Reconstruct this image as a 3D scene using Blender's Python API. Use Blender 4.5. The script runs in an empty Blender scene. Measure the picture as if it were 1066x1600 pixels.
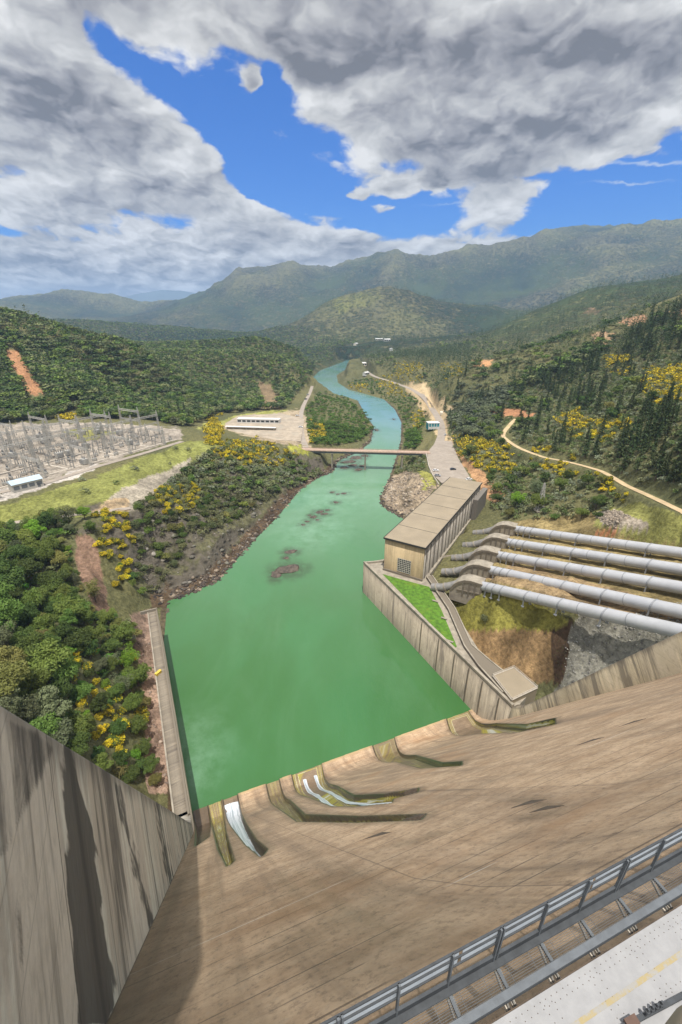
import bpy, bmesh, math, random
import numpy as np
from mathutils import Vector, Matrix
random.seed(7); RNG = np.random.default_rng(11)
S = bpy.context.scene
COL = S.collection
R = math.radians
# ------------------------------------------------------------------ site survey
# origin: plan position of the viewpoint on the dam crest, z = 0 at the tailwater.
EYE = 150.0; FPX = 680.0; PITCH = R(23.8)
SP, CP = math.sin(PITCH), math.cos(PITCH)
def ray(px, py):
    u = (px-533)/FPX; v = (py-800)/FPX
    return np.array([u, CP - v*SP, -(SP + v*CP)])
def W(px, py, z):                     # survey point at a known height
    d = ray(px, py); t = (EYE-z)/-d[2]
    return (d[0]*t, d[1]*t)
def WY(px, py, Y):                    # survey point at a known distance out
    d = ray(px, py); t = Y/d[1]
    return (d[0]*t, Y, EYE + d[2]*t)
def view_px(x, y, z):
    dn = EYE - z; f = np.maximum(y*CP + dn*SP, 1e-3)
    return 533 + x/f*FPX, 800 + (dn*CP - y*SP)/f*FPX
# ------------------------------------------------------------------ helpers
def link(o):
    COL.objects.link(o); return o
def tag(o, label=None, cat=None, group=None, kind=None):
    if label: o['label'] = label
    if cat: o['category'] = cat
    if group: o['group'] = group
    if kind: o['kind'] = kind
    return o
def thing(name, label, cat, loc=(0, 0, 0), rz=0, group=None):
    o = bpy.data.objects.new(name, None); link(o)
    o.location = loc; o.rotation_euler = (0, 0, rz); o.empty_display_size = .5
    return tag(o, label, cat, group)
class MB:
    def __init__(s): s.v = []; s.f = []; s.m = []
    def add(s, vs, fs, m=0):
        b = len(s.v); s.v += [tuple(map(float, q)) for q in vs]
        s.f += [tuple(b+i for i in f) for f in fs]; s.m += [m]*len(fs); return s
    def box(s, c, d, rz=0, m=0, taper=1):
        x, y, z = d[0]/2, d[1]/2, d[2]/2; ca, sa = math.cos(rz), math.sin(rz)
        vs = []
        for k, sz in ((1, -z), (taper, z)):
            for a, b in ((-x, -y), (x, -y), (x, y), (-x, y)):
                a *= k; b *= k
                vs.append((c[0]+a*ca-b*sa, c[1]+a*sa+b*ca, c[2]+sz))
        return s.add(vs, [(0, 3, 2, 1), (4, 5, 6, 7), (0, 1, 5, 4), (1, 2, 6, 5), (2, 3, 7, 6), (3, 0, 4, 7)], m)
    def beam(s, p, q, w, h=None, m=0, up=(0, 0, 1)):
        h = h or w; p = Vector(p); q = Vector(q); d = (q-p).normalized(); u = Vector(up)
        sd = d.cross(u)
        if sd.length < 1e-3: sd = d.cross(Vector((0, 1, 0)))
        sd.normalize(); u = sd.cross(d).normalized()
        vs = [c + sd*a*w/2 + u*b*h/2 for c in (p, q) for a, b in ((-1, -1), (1, -1), (1, 1), (-1, 1))]
        return s.add(vs, [(0, 3, 2, 1), (4, 5, 6, 7), (0, 1, 5, 4), (1, 2, 6, 5), (2, 3, 7, 6), (3, 0, 4, 7)], m)
    def tube(s, pts, r, n=10, m=0, caps=True):
        pts = [Vector(p) for p in pts]; rs = r if isinstance(r, (list, tuple)) else [r]*len(pts)
        rings = []
        for i, p in enumerate(pts):
            d = (pts[min(i+1, len(pts)-1)]-pts[max(i-1, 0)]).normalized()
            a = d.cross(Vector((0, 0, 1)))
            if a.length < 1e-3: a = d.cross(Vector((0, 1, 0)))
            a.normalize(); b = a.cross(d).normalized()
            rings.append([p + (a*math.cos(k*2*math.pi/n)+b*math.sin(k*2*math.pi/n))*rs[i] for k in range(n)])
        vs = [q for g in rings for q in g]; fs = []
        for i in range(len(pts)-1):
            for k in range(n):
                k2 = (k+1) % n
                fs.append((i*n+k, i*n+k2, (i+1)*n+k2, (i+1)*n+k))
        if caps:
            fs.append(tuple(range(n-1, -1, -1))); fs.append(tuple(range((len(pts)-1)*n, len(pts)*n)))
        return s.add(vs, fs, m)
    def prism(s, poly, z0, z1, m=0):      # plan polygon (ccw) with bottoms z0 and tops z1 (numbers or lists)
        n = len(poly)
        a = sum(poly[i][0]*poly[(i+1) % n][1]-poly[(i+1) % n][0]*poly[i][1] for i in range(n))
        z0 = z0 if isinstance(z0, (list, tuple)) else [z0]*n; z1 = z1 if isinstance(z1, (list, tuple)) else [z1]*n
        if a < 0: poly = poly[::-1]; z0 = z0[::-1]; z1 = z1[::-1]
        vs = [(p[0], p[1], z) for p, z in zip(poly, z0)]+[(p[0], p[1], z) for p, z in zip(poly, z1)]
        fs = [tuple(range(n-1, -1, -1)), tuple(range(n, 2*n))]+[(i, (i+1) % n, n+(i+1) % n, n+i) for i in range(n)]
        return s.add(vs, fs, m)
    def build(s, name, mats, parent=None, smooth=False, bevel=0):
        me = bpy.data.meshes.new(name); me.from_pydata(s.v, [], s.f); me.update()
        for mm in (mats if isinstance(mats, (list, tuple)) else [mats]): me.materials.append(mm)
        me.polygons.foreach_set('material_index', s.m)
        if smooth:
            me.polygons.foreach_set('use_smooth', [True]*len(s.f))
            try: me.set_sharp_from_angle(angle=R(40))
            except Exception: pass
        o = bpy.data.objects.new(name, me); link(o)
        if parent: o.parent = parent
        if bevel:
            b = o.modifiers.new('bevel', 'BEVEL'); b.width = bevel; b.segments = 2; b.limit_method = 'ANGLE'
        return o
def np_mesh(name, V, F, mats, midx=None, col=None, smooth=False, uv=None):
    V = np.asarray(V, np.float32); F = np.asarray(F, np.int32); k = F.shape[1]
    me = bpy.data.meshes.new(name)
    me.vertices.add(len(V)); me.vertices.foreach_set('co', V.ravel())
    me.loops.add(F.size); me.loops.foreach_set('vertex_index', F.ravel())
    me.polygons.add(len(F)); me.polygons.foreach_set('loop_start', np.arange(0, F.size, k, dtype=np.int32))
    try: me.polygons.foreach_set('loop_total', np.full(len(F), k, np.int32))
    except Exception: pass
    for mm in (mats if isinstance(mats, (list, tuple)) else [mats]): me.materials.append(mm)
    if midx is not None: me.polygons.foreach_set('material_index', np.asarray(midx, np.int32))
    if smooth: me.polygons.foreach_set('use_smooth', np.ones(len(F), bool))
    me.update(calc_edges=True)
    if col is not None:
        for nm, c in col.items():
            dom = 'POINT' if len(c) == len(V) else 'FACE'
            a = me.attributes.new(nm, 'FLOAT_COLOR', dom)
            cc = np.ones((len(c), 4), np.float32); cc[:, :3] = c
            a.data.foreach_set('color', cc.ravel())
    if uv is not None:
        l = me.uv_layers.new(name='UVMap'); l.data.foreach_set('uv', np.asarray(uv, np.float32)[F.ravel()].ravel())
    me.validate()
    return me
# numpy value noise
_P = np.random.default_rng(3).permutation(4096).astype(np.int64)
def _h(ix, iy): return _P[(ix + _P[iy & 4095]) & 4095]/4095.0
def vnoise(x, y):
    x = np.asarray(x, float); y = np.asarray(y, float)
    ix = np.floor(x).astype(np.int64); iy = np.floor(y).astype(np.int64); fx = x-ix; fy = y-iy
    fx = fx*fx*(3-2*fx); fy = fy*fy*(3-2*fy)
    a = _h(ix, iy); b = _h(ix+1, iy); c = _h(ix, iy+1); d = _h(ix+1, iy+1)
    return (a+(b-a)*fx)*(1-fy)+(c+(d-c)*fx)*fy
def fbm(x, y, o=4, g=.5):
    s = 0; a = 1; n = 0
    for i in range(o):
        s = s+a*(vnoise(x*2**i+17.3*i, y*2**i-9.1*i)-.5); n += a; a *= g
    return s/n*2
def ridged(x, y, o=4):
    s = 0; a = 1; n = 0
    for i in range(o):
        s = s+a*(1-np.abs(2*vnoise(x*2**i+31.3*i, y*2**i+5.7*i)-1)); n += a; a *= .5
    return s/n
def sstep(a, b, x):
    t = np.clip((np.asarray(x, float)-a)/(b-a), 0, 1); return t*t*(3-2*t)
def inpoly(x, y, poly):
    x = np.asarray(x, float); y = np.asarray(y, float); r = np.zeros(x.shape, bool); n = len(poly)
    for i in range(n):
        x1, y1 = poly[i][:2]; x2, y2 = poly[(i+1) % n][:2]
        if y1 == y2: continue
        c = ((y1 > y) != (y2 > y)) & (x < (x2-x1)*(y-y1)/(y2-y1)+x1); r ^= c
    return r
def dseg(x, y, pts, closed=False):     # distance to a polyline, and the position along it (index + fraction)
    best = np.full(np.shape(x), 1e9); pos = np.zeros(np.shape(x)); n = len(pts)
    for i in range(n if closed else n-1):
        x1, y1 = pts[i][:2]; x2, y2 = pts[(i+1) % n][:2]; dx, dy = x2-x1, y2-y1; L = dx*dx+dy*dy+1e-9
        t = np.clip(((x-x1)*dx+(y-y1)*dy)/L, 0, 1); d = np.hypot(x-x1-t*dx, y-y1-t*dy)
        k = d < best; best = np.where(k, d, best); pos = np.where(k, i+t, pos)
    return best, pos
def sdpoly(x, y, poly):
    d, _ = dseg(x, y, poly, True); return np.where(inpoly(x, y, poly), -d, d)
# ------------------------------------------------------------------ materials
def nt(m): return m.node_tree.nodes, m.node_tree.links
def newmat(name):
    m = bpy.data.materials.new(name); m.use_nodes = True; return m
class NB:
    """tiny node writer"""
    def __init__(s, tree): s.t = tree; s.n = tree.nodes; s.l = tree.links
    def node(s, ty, **kw):
        q = s.n.new(ty)
        for k, v in kw.items(): setattr(q, k, v)
        return q
    def put(s, sock, v):
        if isinstance(v, bpy.types.NodeSocket): s.l.new(v, sock)
        elif v is not None:
            try: sock.default_value = v
            except Exception:
                sock.default_value = (v[0], v[1], v[2], 1) if hasattr(v, '__len__') else (v, v, v)
    def math(s, op, a, b=None, c=None, clamp=False):
        q = s.node('ShaderNodeMath', operation=op, use_clamp=clamp)
        for i, v in enumerate((a, b, c)):
            if v is not None: s.put(q.inputs[i], v)
        return q.outputs[0]
    def vmath(s, op, a, b=None):
        q = s.node('ShaderNodeVectorMath', operation=op); s.put(q.inputs[0], a)
        if b is not None: s.put(q.inputs[1], b)
        return q.outputs['Value'] if op in ('LENGTH', 'DOT_PRODUCT') else q.outputs[0]
    def noise(s, vec, scale, detail=4, rough=.5, dist=0):
        q = s.node('ShaderNodeTexNoise'); s.put(q.inputs['Vector'], vec)
        q.inputs['Scale'].default_value = scale; q.inputs['Detail'].default_value = detail
        q.inputs['Roughness'].default_value = rough; q.inputs['Distortion'].default_value = dist
        return q.outputs['Fac']
    def vor(s, vec, scale, feature='F1'):
        q = s.node('ShaderNodeTexVoronoi', feature=feature); s.put(q.inputs['Vector'], vec); q.inputs['Scale'].default_value = scale
        return q.outputs['Distance']
    def step(s, x, a, b, lo=0., hi=1.):
        q = s.node('ShaderNodeMapRange', interpolation_type='SMOOTHSTEP'); s.put(q.inputs['Value'], x)
        for k, v in (('From Min', a), ('From Max', b), ('To Min', lo), ('To Max', hi)): s.put(q.inputs[k], v)
        return q.outputs['Result']
    def mix(s, f, a, b, mode='MIX'):
        q = s.node('ShaderNodeMix', data_type='RGBA', blend_type=mode); q.clamp_factor = True
        s.put(q.inputs[0], f); s.put(q.inputs[6], a); s.put(q.inputs[7], b); return q.outputs[2]
    def mapping(s, vec, loc=(0, 0, 0), rot=(0, 0, 0), sc=(1, 1, 1), ty='POINT'):
        q = s.node('ShaderNodeMapping', vector_type=ty); s.put(q.inputs['Vector'], vec)
        q.inputs['Location'].default_value = loc; q.inputs['Rotation'].default_value = rot; q.inputs['Scale'].default_value = sc
        return q.outputs[0]
    def coord(s, k='Object'): return s.node('ShaderNodeTexCoord').outputs[k]
    def attr(s, name):
        q = s.node('ShaderNodeAttribute'); q.attribute_name = name; return q.outputs['Color']
    def bump(s, h, strength=.3, dist=1.):
        q = s.node('ShaderNodeBump'); s.put(q.inputs['Height'], h); q.inputs['Strength'].default_value = strength; q.inputs['Distance'].default_value = dist
        return q.outputs[0]
def principled(m):
    nb = NB(m.node_tree); b = nb.n['Principled BSDF']; return nb, b
def c3(*a): return (a[0], a[1], a[2], 1)
def simple(name, col, rough=.6, metal=0, var=.25, scale=2., bump=0., dirt=None):
    m = newmat(name); nb, b = principled(m); co = nb.coord()
    n = nb.noise(co, scale, 5, .6); k = nb.step(n, .3, .7, 1-var, 1+var)
    cc = nb.mix(1, c3(*col), nb.node('ShaderNodeCombineColor').outputs[0], 'MULTIPLY')
    cmb = cc.node.inputs[7].links[0].from_node
    for i in range(3): nb.put(cmb.inputs[i], k)
    if dirt:
        cc = nb.mix(nb.step(nb.noise(co, scale*.37, 6, .65), .5, .72), cc, c3(*dirt))
    nb.put(b.inputs['Base Color'], cc); b.inputs['Roughness'].default_value = rough; b.inputs['Metallic'].default_value = metal
    if bump: nb.put(b.inputs['Normal'], nb.bump(nb.noise(co, scale*3, 6, .65), bump, .1))
    return m
def concrete_wall(name, base, dark, streak=1.0, sx=.35, joints=0, light=None, uvs=True, bias=0.):
    """weathered concrete; UV in metres: u along the wall, v = height. Run-off stains hang down in v."""
    m = newmat(name); nb, b = principled(m); uv = nb.coord('UV') if uvs else nb.coord('Object')
    big = nb.noise(nb.mapping(uv, sc=(.09, .05, .05)), 1., 5, .6)
    st = nb.noise(nb.mapping(uv, sc=(sx, .022, .03)), 1., 6, .65, .25)
    st2 = nb.noise(nb.mapping(uv, loc=(31, 4, 0), sc=(sx*3.1, .05, .03)), 1., 5, .6, .3)
    fine = nb.noise(uv, 2.2, 7, .7)
    c = nb.mix(nb.step(big, .35, .65), c3(*base), c3(*(light or [min(1, v*1.22) for v in base])))
    if joints:
        sj = nb.node('ShaderNodeSeparateXYZ'); nb.put(sj.inputs[0], uv); wn_ = nb.node('ShaderNodeTexWhiteNoise', noise_dimensions='1D'); nb.put(wn_.inputs['W'], nb.math('FLOOR', nb.math('DIVIDE', sj.outputs[0], joints)))
        c = nb.mix(nb.math('MULTIPLY', wn_.outputs['Value'], .38), c, c3(*[v*.45 for v in base]))
    c = nb.mix(nb.math('MULTIPLY', nb.step(st, .55-bias, .63-bias), min(1, .85*streak)), c, c3(*dark))
    c = nb.mix(nb.math('MULTIPLY', nb.step(st2, .56, .68), .6*streak), c, c3(*[v*.75 for v in dark]))
    lt = nb.noise(nb.mapping(uv, loc=(11, 8, 0), sc=(sx*2.2, .035, .03)), 1., 6, .7, .3)
    c = nb.mix(nb.math('MULTIPLY', nb.step(lt, .50, .62), .6*streak), c, c3(*[min(.8, v*1.5) for v in base]))
    c = nb.mix(nb.step(fine, .3, .75, .0, .35), c, c3(*[v*.55 for v in base]))
    md = nb.noise(nb.mapping(uv, sc=(.45, .28, .3)), 1., 6, .7)
    c = nb.mix(nb.step(md, .5, .68, 0, .5*streak), c, c3(*[v*.5 for v in base]))
    es = nb.node('ShaderNodeSeparateColor'); nb.put(es.inputs[0], nb.attr('edge'))
    eg = nb.math('ADD', es.outputs[0], nb.math('MULTIPLY', nb.math('SUBTRACT', st2, .5), .35))
    c = nb.mix(nb.math('MULTIPLY', nb.step(eg, .84, 1.02), .6), c, c3(*dark))
    sw = nb.math('ADD', es.outputs[1], nb.math('MULTIPLY', nb.math('SUBTRACT', nb.math('ADD', nb.math('MULTIPLY', st2, .6), nb.math('MULTIPLY', md, .4)), .5), 1.3))
    c = nb.mix(nb.math('MULTIPLY', nb.math('MULTIPLY', nb.step(sw, .38, .62), nb.step(es.outputs[1], .02, .2)), .88), c, c3(*[v*.8 for v in dark]))
    if joints:
        sep = nb.node('ShaderNodeSeparateXYZ'); nb.put(sep.inputs[0], uv)
        fr = nb.math('FRACT', nb.math('DIVIDE', sep.outputs[0], joints)); ln = nb.math('LESS_THAN', fr, .012)
        fr2 = nb.math('FRACT', nb.math('DIVIDE', sep.outputs[1], joints*.2)); ln2 = nb.math('MULTIPLY', nb.math('LESS_THAN', fr2, .03), .35)
        c = nb.mix(nb.math('MULTIPLY', nb.math('MAXIMUM', ln, ln2), .6), c, c3(*[v*.5 for v in dark]))
    nb.put(b.inputs['Base Color'], c); b.inputs['Roughness'].default_value = .9
    nb.put(b.inputs['Normal'], nb.bump(nb.math('ADD', fine, nb.math('MULTIPLY', st2, .8)), .35, .12))
    return m
M = {}
M['conc'] = concrete_wall('weathered_concrete', (.37, .315, .235), (.12, .10, .08), .9, .25, 14)
M['conc_grey'] = concrete_wall('stained_grey_concrete', (.65, .565, .45), (.075, .066, .06), 1.0, .15, 13, light=(.76, .68, .56), bias=.035)
M['conc_tan'] = concrete_wall('pale_tan_concrete', (.50, .41, .275), (.11, .09, .07), .9, .16, 17, light=(.60, .50, .36), bias=.03)
M['ochre'] = concrete_wall('ochre_rendered_wall', (.52, .40, .235), (.30, .22, .12), .55, .3, 6)
M['slab'] = simple('pavement_concrete', (.30, .265, .21), .9, 0, .2, .4, .2, dirt=(.19, .16, .13))
M['roof'] = simple('flat_roof_felt', (.285, .235, .165), .9, 0, .08, .12, .05, dirt=(.25, .205, .145))
M['dark'] = simple('dark_trim', (.035, .033, .03), .7)
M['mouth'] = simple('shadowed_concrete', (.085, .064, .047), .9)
M['glassd'] = simple('dark_window_glass', (.02, .025, .03), .15, 0, .1)
M['winframe'] = simple('window_grid_metal', (.42, .40, .36), .6)
M['pipe'] = simple('silver_painted_steel', (.47, .475, .49), .45, .12, .06, .25, 0, dirt=(.43, .44, .47))
M['ring'] = simple('grey_steel_ring', (.30, .31, .33), .5, .3, .1, .5)
M['oldpipe'] = simple('dull_steel', (.25, .24, .23), .6, .2, .2, .5)
M['steel'] = simple('galvanised_steel', (.36, .36, .355), .55, .3, .12, .3)
M['lattice'] = simple('galvanised_lattice', (.42, .41, .38), .6, .1, .1, .3)
M['white'] = simple('white_paint', (.62, .62, .60), .6, 0, .06, .5)
M['cream'] = simple('cream_paint', (.68, .62, .50), .6, 0, .08, .5)
M['teal'] = simple('teal_sheet', (.03, .25, .30), .5, 0, .3, .5)
M['bluegrey'] = simple('blue_grey_roof_sheet', (.42, .52, .60), .45, 0, .08, .4)
M['rust'] = simple('rusty_deck', (.42, .30, .23), .85, 0, .15, .3)
M['asphalt'] = simple('pale_asphalt', (.31, .265, .22), .95, 0, .12, .15, .15, dirt=(.25, .21, .17))
M['dirt'] = simple('dirt_track', (.50, .375, .22), 1, 0, .18, .2, .3, dirt=(.42, .34, .17))
M['yellowp'] = simple('yellow_paint', (.62, .45, .06), .6)
M['rail_blue'] = simple('blue_grey_panel', (.46, .51, .56), .5, 0, .08, 3, 0)
M['rail_dark'] = simple('dark_grey_steel', (.05, .056, .063), .75, 0, .2, 4)
M['beam_grey'] = simple('slate_grey_steel', (.115, .128, .142), .65, 0, .15, 4)
M['wire'] = simple('galvanised_wire', (.33, .32, .30), .5, .4, .1, 3)
M['foot'] = simple('pale_base_plate', (.50, .45, .38), .7, 0, .2, 8)
M['car_w'] = simple('white_car_paint', (.75, .75, .75), .3, 0, .02)
M['car_d'] = simple('dark_car_paint', (.05, .06, .08), .3, 0, .02)
M['car_r'] = simple('silver_car_paint', (.40, .41, .43), .3, .3, .02)
M['tyre'] = simple('tyre_rubber', (.02, .02, .02), .9)
M['bark'] = simple('tree_bark', (.10, .075, .055), .95, 0, .3, 3, .4)
M['rockd'] = simple('wet_dark_rock', (.075, .058, .045), .75, 0, .5, .8, .9, dirt=(.13, .10, .075))
M['stone'] = simple('pale_rubble', (.34, .29, .24), .95, 0, .4, .5, .6)
def leafmat(name, c1, c2, obj=True, tl=.25, hv=.05):
    m = newmat(name); nb, b = principled(m)
    co = nb.coord('Object')
    n = nb.noise(co, .9, 3, .6)
    if obj:
        rnd = nb.node('ShaderNodeObjectInfo').outputs['Random']
        f = nb.math('ADD', nb.math('MULTIPLY', nb.step(n, .3, .7), .55), nb.math('MULTIPLY', rnd, .5), clamp=True)
        c = nb.mix(f, c3(*c1), c3(*c2))
        hs = nb.node('ShaderNodeHueSaturation'); nb.put(hs.inputs['Color'], c)
        nb.put(hs.inputs['Value'], nb.math('MULTIPLY_ADD', nb.math('FRACT', nb.math('MULTIPLY', rnd, 7.31)), .5, .75))
        nb.put(hs.inputs['Hue'], nb.math('MULTIPLY_ADD', nb.math('FRACT', nb.math('MULTIPLY', rnd, 3.7)), hv, .5-hv/2)); c = hs.outputs[0]
    else:
        a = nb.attr('tint'); k = nb.step(nb.noise(nb.coord('Object'), .5, 3, .6), .3, .7, .75, 1.3)
        cmb = nb.node('ShaderNodeCombineColor')
        for i in range(3): nb.put(cmb.inputs[i], k)
        c = nb.mix(1, a, cmb.outputs[0], 'MULTIPLY')
    nb.put(b.inputs['Base Color'], c); b.inputs['Roughness'].default_value = .65
    try: b.inputs['Specular IOR Level'].default_value = .25
    except Exception: pass
    tr = nb.node('ShaderNodeBsdfTranslucent'); nb.put(tr.inputs[0], c)
    mx = nb.node('ShaderNodeMixShader'); mx.inputs[0].default_value = tl
    nb.l.new(b.outputs[0], mx.inputs[1]); nb.l.new(tr.outputs[0], mx.inputs[2])
    nb.l.new(mx.outputs[0], nb.n['Material Output'].inputs[0]); return m
M['oak'] = leafmat('oak_leaves', (.085, .145, .024), (.18, .235, .05))
M['oakd'] = leafmat('dark_evergreen_leaves', (.052, .092, .018), (.11, .155, .034))
M['olive'] = leafmat('olive_leaves', (.165, .165, .04), (.25, .24, .075))
M['lime'] = leafmat('lime_leaves', (.14, .27, .02), (.20, .36, .04), True, .35)
M['greyg'] = leafmat('grey_green_leaves', (.13, .16, .075), (.20, .23, .12))
M['needle'] = leafmat('conifer_needles', (.042, .07, .022), (.085, .115, .038), True, .1)
M['broomg'] = leafmat('broom_stems', (.085, .12, .02), (.15, .17, .03))
M['bloom'] = leafmat('yellow_blossom', (.64, .49, .014), (.78, .65, .04), True, .3, .012)
M['chap'] = leafmat('chaparral_leaves', (.10, .125, .045), (.18, .195, .09))
M['stuffleaf'] = leafmat('woodland_leaves', (0, 0, 0), (0, 0, 0), False, .2)
# ------------------------------------------------------------------ dam geometry
A0 = np.array(W(300, 1258, 0)); LD = np.array([.937, .349]); LD /= np.hypot(*LD)
FL = np.array([-math.sin(R(25)), math.cos(R(25))]); RT = np.array([FL[1], -FL[0]])
WIDTH = 112.4
_S = np.array([0, 3, 6, 10, 14, 18, 22, 95, 99, 102, 104, 105, 106, 107, 110])
_Z = np.array([.5, .7, 1.6, 4.6, 9, 14, 19.4, 121.8, 128.6, 134.4, 137.2, 138.1, 138.4, 138.5, 138.6])
def face_z(s): return np.interp(s, _S, _Z)
def face_pt(a, s):
    a = np.asarray(a, float); s = np.asarray(s, float)
    return A0[0]+LD[0]*a-FL[0]*s, A0[1]+LD[1]*a-FL[1]*s, face_z(s)
def face_hit(px, py):                  # (a, s) of the spillway face along a sight line
    d = ray(px, py); t = np.linspace(2, 260, 26000); x = d[0]*t; y = d[1]*t; z = EYE+d[2]*t
    qx, qy = x-A0[0], y-A0[1]; det = LD[0]*-FL[1]+FL[0]*LD[1]
    a = (qx*-FL[1]+FL[0]*qy)/det; s = (LD[0]*qy-LD[1]*qx)/det
    g = z-face_z(s); k = np.where((g[1:] <= 0) & (s[1:] < 108) & (s[1:] > -3))[0]
    return (a[k[0]+1], s[k[0]+1]) if len(k) else (None, None)
C_L = np.array([A0[0]-17*FL[0], A0[1]-17*FL[1]])          # corner of the left training wall and the pool wall
C_R = np.array(W(800, 1105, 20))
def top_z(s): return np.where(s < 17, 20, 20+1.57*(s-17)*np.where(s > 60, 1, 1))
# ------------------------------------------------------------------ terrain heights
CT = []
def zc(px, py, z): x, y = W(px, py, z); CT.append((x, y, z))
def yc(px, py, Y): CT.append(WY(px, py, Y))
for p in [(240,1050,20),(255,1180,20),(215,975,20),(150,1000,27),(100,950,31),(50,1050,40),(0,950,45),(0,870,42),(60,880,39),(130,870,35),(150,940,27),(200,940,23),
          (180,835,38),(0,1080,52),(200,1180,26),(235,1222,21),(-200,950,70),(-300,1100,95),(-150,850,48),
          (0,818,42),(100,806,42),(200,797,41),(0,785,50),(0,775,50),(150,735,50),(300,690,50),(280,672,50),(150,690,50),(0,720,50),(0,672,51),(150,660,51),
          (-200,720,52),(-200,800,48),(250,800,34),(250,850,20),(225,880,18),(330,700,46),(350,682,38),(385,692,33),(430,700,26),(470,712,20),(400,745,20),(350,790,16),(300,850,16),(285,890,8),(330,885,5),
          (430,765,8),(480,735,8),
          (345,660,22),(400,680,22),(460,690,21),(478,702,20),(470,650,22),(485,615,20),(400,645,22),(350,645,23),
          (530,650,8),(500,680,14),(550,690,4),(560,640,6),(500,620,8),(520,625,8),
          (640,690,12),(635,715,10),(620,770,6),(645,790,9),(660,745,18),(690,720,20),(690,680,20),(705,742,20),(680,640,20),(650,608,20),(600,592,18),(600,610,9),(560,592,9),(640,630,12),(640,660,12),
          (760,790,21),(720,850,20.5),(700,890,20),(745,745,21),(725,700,26),(740,720,28),
          (1066,800,70),(980,760,62),(940,735,58),(850,715,48),(800,695,43),(790,680,43),(800,665,46),(845,797,37),(800,770,30),(770,745,24),(900,790,46),(960,815,56),(1000,840,58),(900,815,40),
          (1066,700,86),(1000,700,76),(900,680,60),(1066,600,105),(950,600,86),(850,620,66),(750,660,38),(720,640,34),(1200,700,110),(1300,850,110),
          (800,960,23),(760,960,21),(720,945,19.5),(860,965,27),(740,1010,19),(790,1030,17),(850,1050,16),(900,1035,30),(960,1010,40),(1020,990,48),(880,1020,22),
          (0,600,80),(100,600,78),(0,645,56),(100,640,54),(200,620,52),(300,600,42),(300,640,34),(400,600,30),(400,560,46),(-200,600,95),(-300,650,90)]:
    zc(*p)
def lines(pxs, Y, behind=60, fb=1.25):
    for px, py in pxs:
        yc(px, py, Y)
        if behind: x, y, z = WY(px, py, Y*fb); CT.append((x, y, WY(px, py, Y)[2]-behind))
lines([(-300,478),(-150,480),(0,490),(50,500),(100,516),(150,528),(200,539)], 760, 40)
lines([(200,538),(250,539),(300,540),(350,541),(400,543),(440,547),(480,553)], 1350, 45)
for p in [(250,556,1000),(300,560,1000),(350,562,1000),(400,566,1000),(440,570,1000),(200,548,2100),(300,548,2100),(400,548,2150),(460,549,2100),(430,553,1200),(360,549,1200),(300,547,1200),(150,538,1500)]: yc(*p)
for p in [(500,545,1900),(540,540,2000),(580,535,2100),(640,530,2000),(700,525,1800),(600,548,1700),(660,555,1300),(700,560,1100),(700,600,720),(650,580,1000),(600,570,1200),(450,560,1200),(470,590,950)]: yc(*p)
lines([(807,549),(892,528),(960,507),(1010,482),(1066,463),(1150,445),(1300,430)], 760, 40)
lines([(740,524),(817,493),(868,472),(905,456),(956,446),(1010,440),(1066,432),(1200,420),(1400,410)], 1750, 70)
lines([(427,524),(481,493),(505,478),(540,467),(576,461),(620,458),(660,462),(700,475),(760,478)], 2900, 140)
for p in [(330,515,2600),(250,510,2600),(150,505,2600),(0,505,2200)]: yc(*p)
lines([(216,493),(253,479),(304,459),(345,442),(380,431),(420,427),(460,424),(505,431),(550,417),(600,401),(650,408),(700,405),(760,386),(830,377),(880,362),(930,358),(985,354),(1030,362),(1066,367),(1200,380),(1400,400)], 5600, 250)
lines([(-300,485),(0,494),(50,490),(100,481),(145,475),(189,479),(236,486)], 6600, 250)
CT = np.array(CT)
# far blue range beyond everything
def conf(x, y): return np.stack([np.arctan2(x, y), np.log(np.hypot(x, y))], -1)
_cp = conf(CT[:, 0], CT[:, 1]); _n = len(_cp)
def _k(d2): return np.where(d2 > 0, d2*np.log(d2+1e-12)*.5, 0)
_d2 = ((_cp[:, None]-_cp[None])**2).sum(-1)
_M = np.zeros((_n+3, _n+3)); _M[:_n, :_n] = _k(_d2)+np.eye(_n)*2e-5
_M[:_n, _n] = 1; _M[:_n, _n+1:] = _cp; _M[_n:, :_n] = _M[:_n, _n:].T
# solve for slope from the eye (z-150)/r so near and far controls carry like weight
_r = np.hypot(CT[:, 0], CT[:, 1])
_w = np.linalg.solve(_M, np.concatenate([(CT[:, 2]-EYE)/_r, [0, 0, 0]]))
def tps(x, y):
    sh = x.shape; x = x.ravel(); y = y.ravel(); out = np.empty(len(x))
    for i in range(0, len(x), 40000):
        p = conf(x[i:i+40000], y[i:i+40000]); d2 = ((p[:, None]-_cp[None])**2).sum(-1)
        out[i:i+40000] = (_k(d2)@_w[:_n]+_w[_n]+p@_w[_n+1:])*np.hypot(x[i:i+40000], y[i:i+40000])+EYE
    return out.reshape(sh)
RIV_L = [W(*p, 0) for p in [(262,940),(300,926),(340,908),(365,880),(390,852),(430,812),(470,765),(500,745),(520,738),(526,722),(545,712),(562,706),(580,690),(584,665),(572,650),(560,626),(545,621),(520,616),(495,608),(487,592),(500,579),(530,568),(548,560)]]
RIV_R = [W(*p, 0) for p in [(570,560),(548,572),(526,586),(528,598),(545,609),(575,617),(600,624),(617,640),(627,660),(626,690),(620,712),(608,748),(600,765),(593,780),(598,792),(612,800),(632,812)]]
PH_DIR = np.array([math.sin(R(30.6)), math.cos(R(30.6))]); PH_N = np.array([PH_DIR[1], -PH_DIR[0]])   # along, and toward the penstocks
PH_C = np.array(W(664, 857, 40))                       # near corner on the penstock side
PH_L, PH_W = 116., 23.
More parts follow.
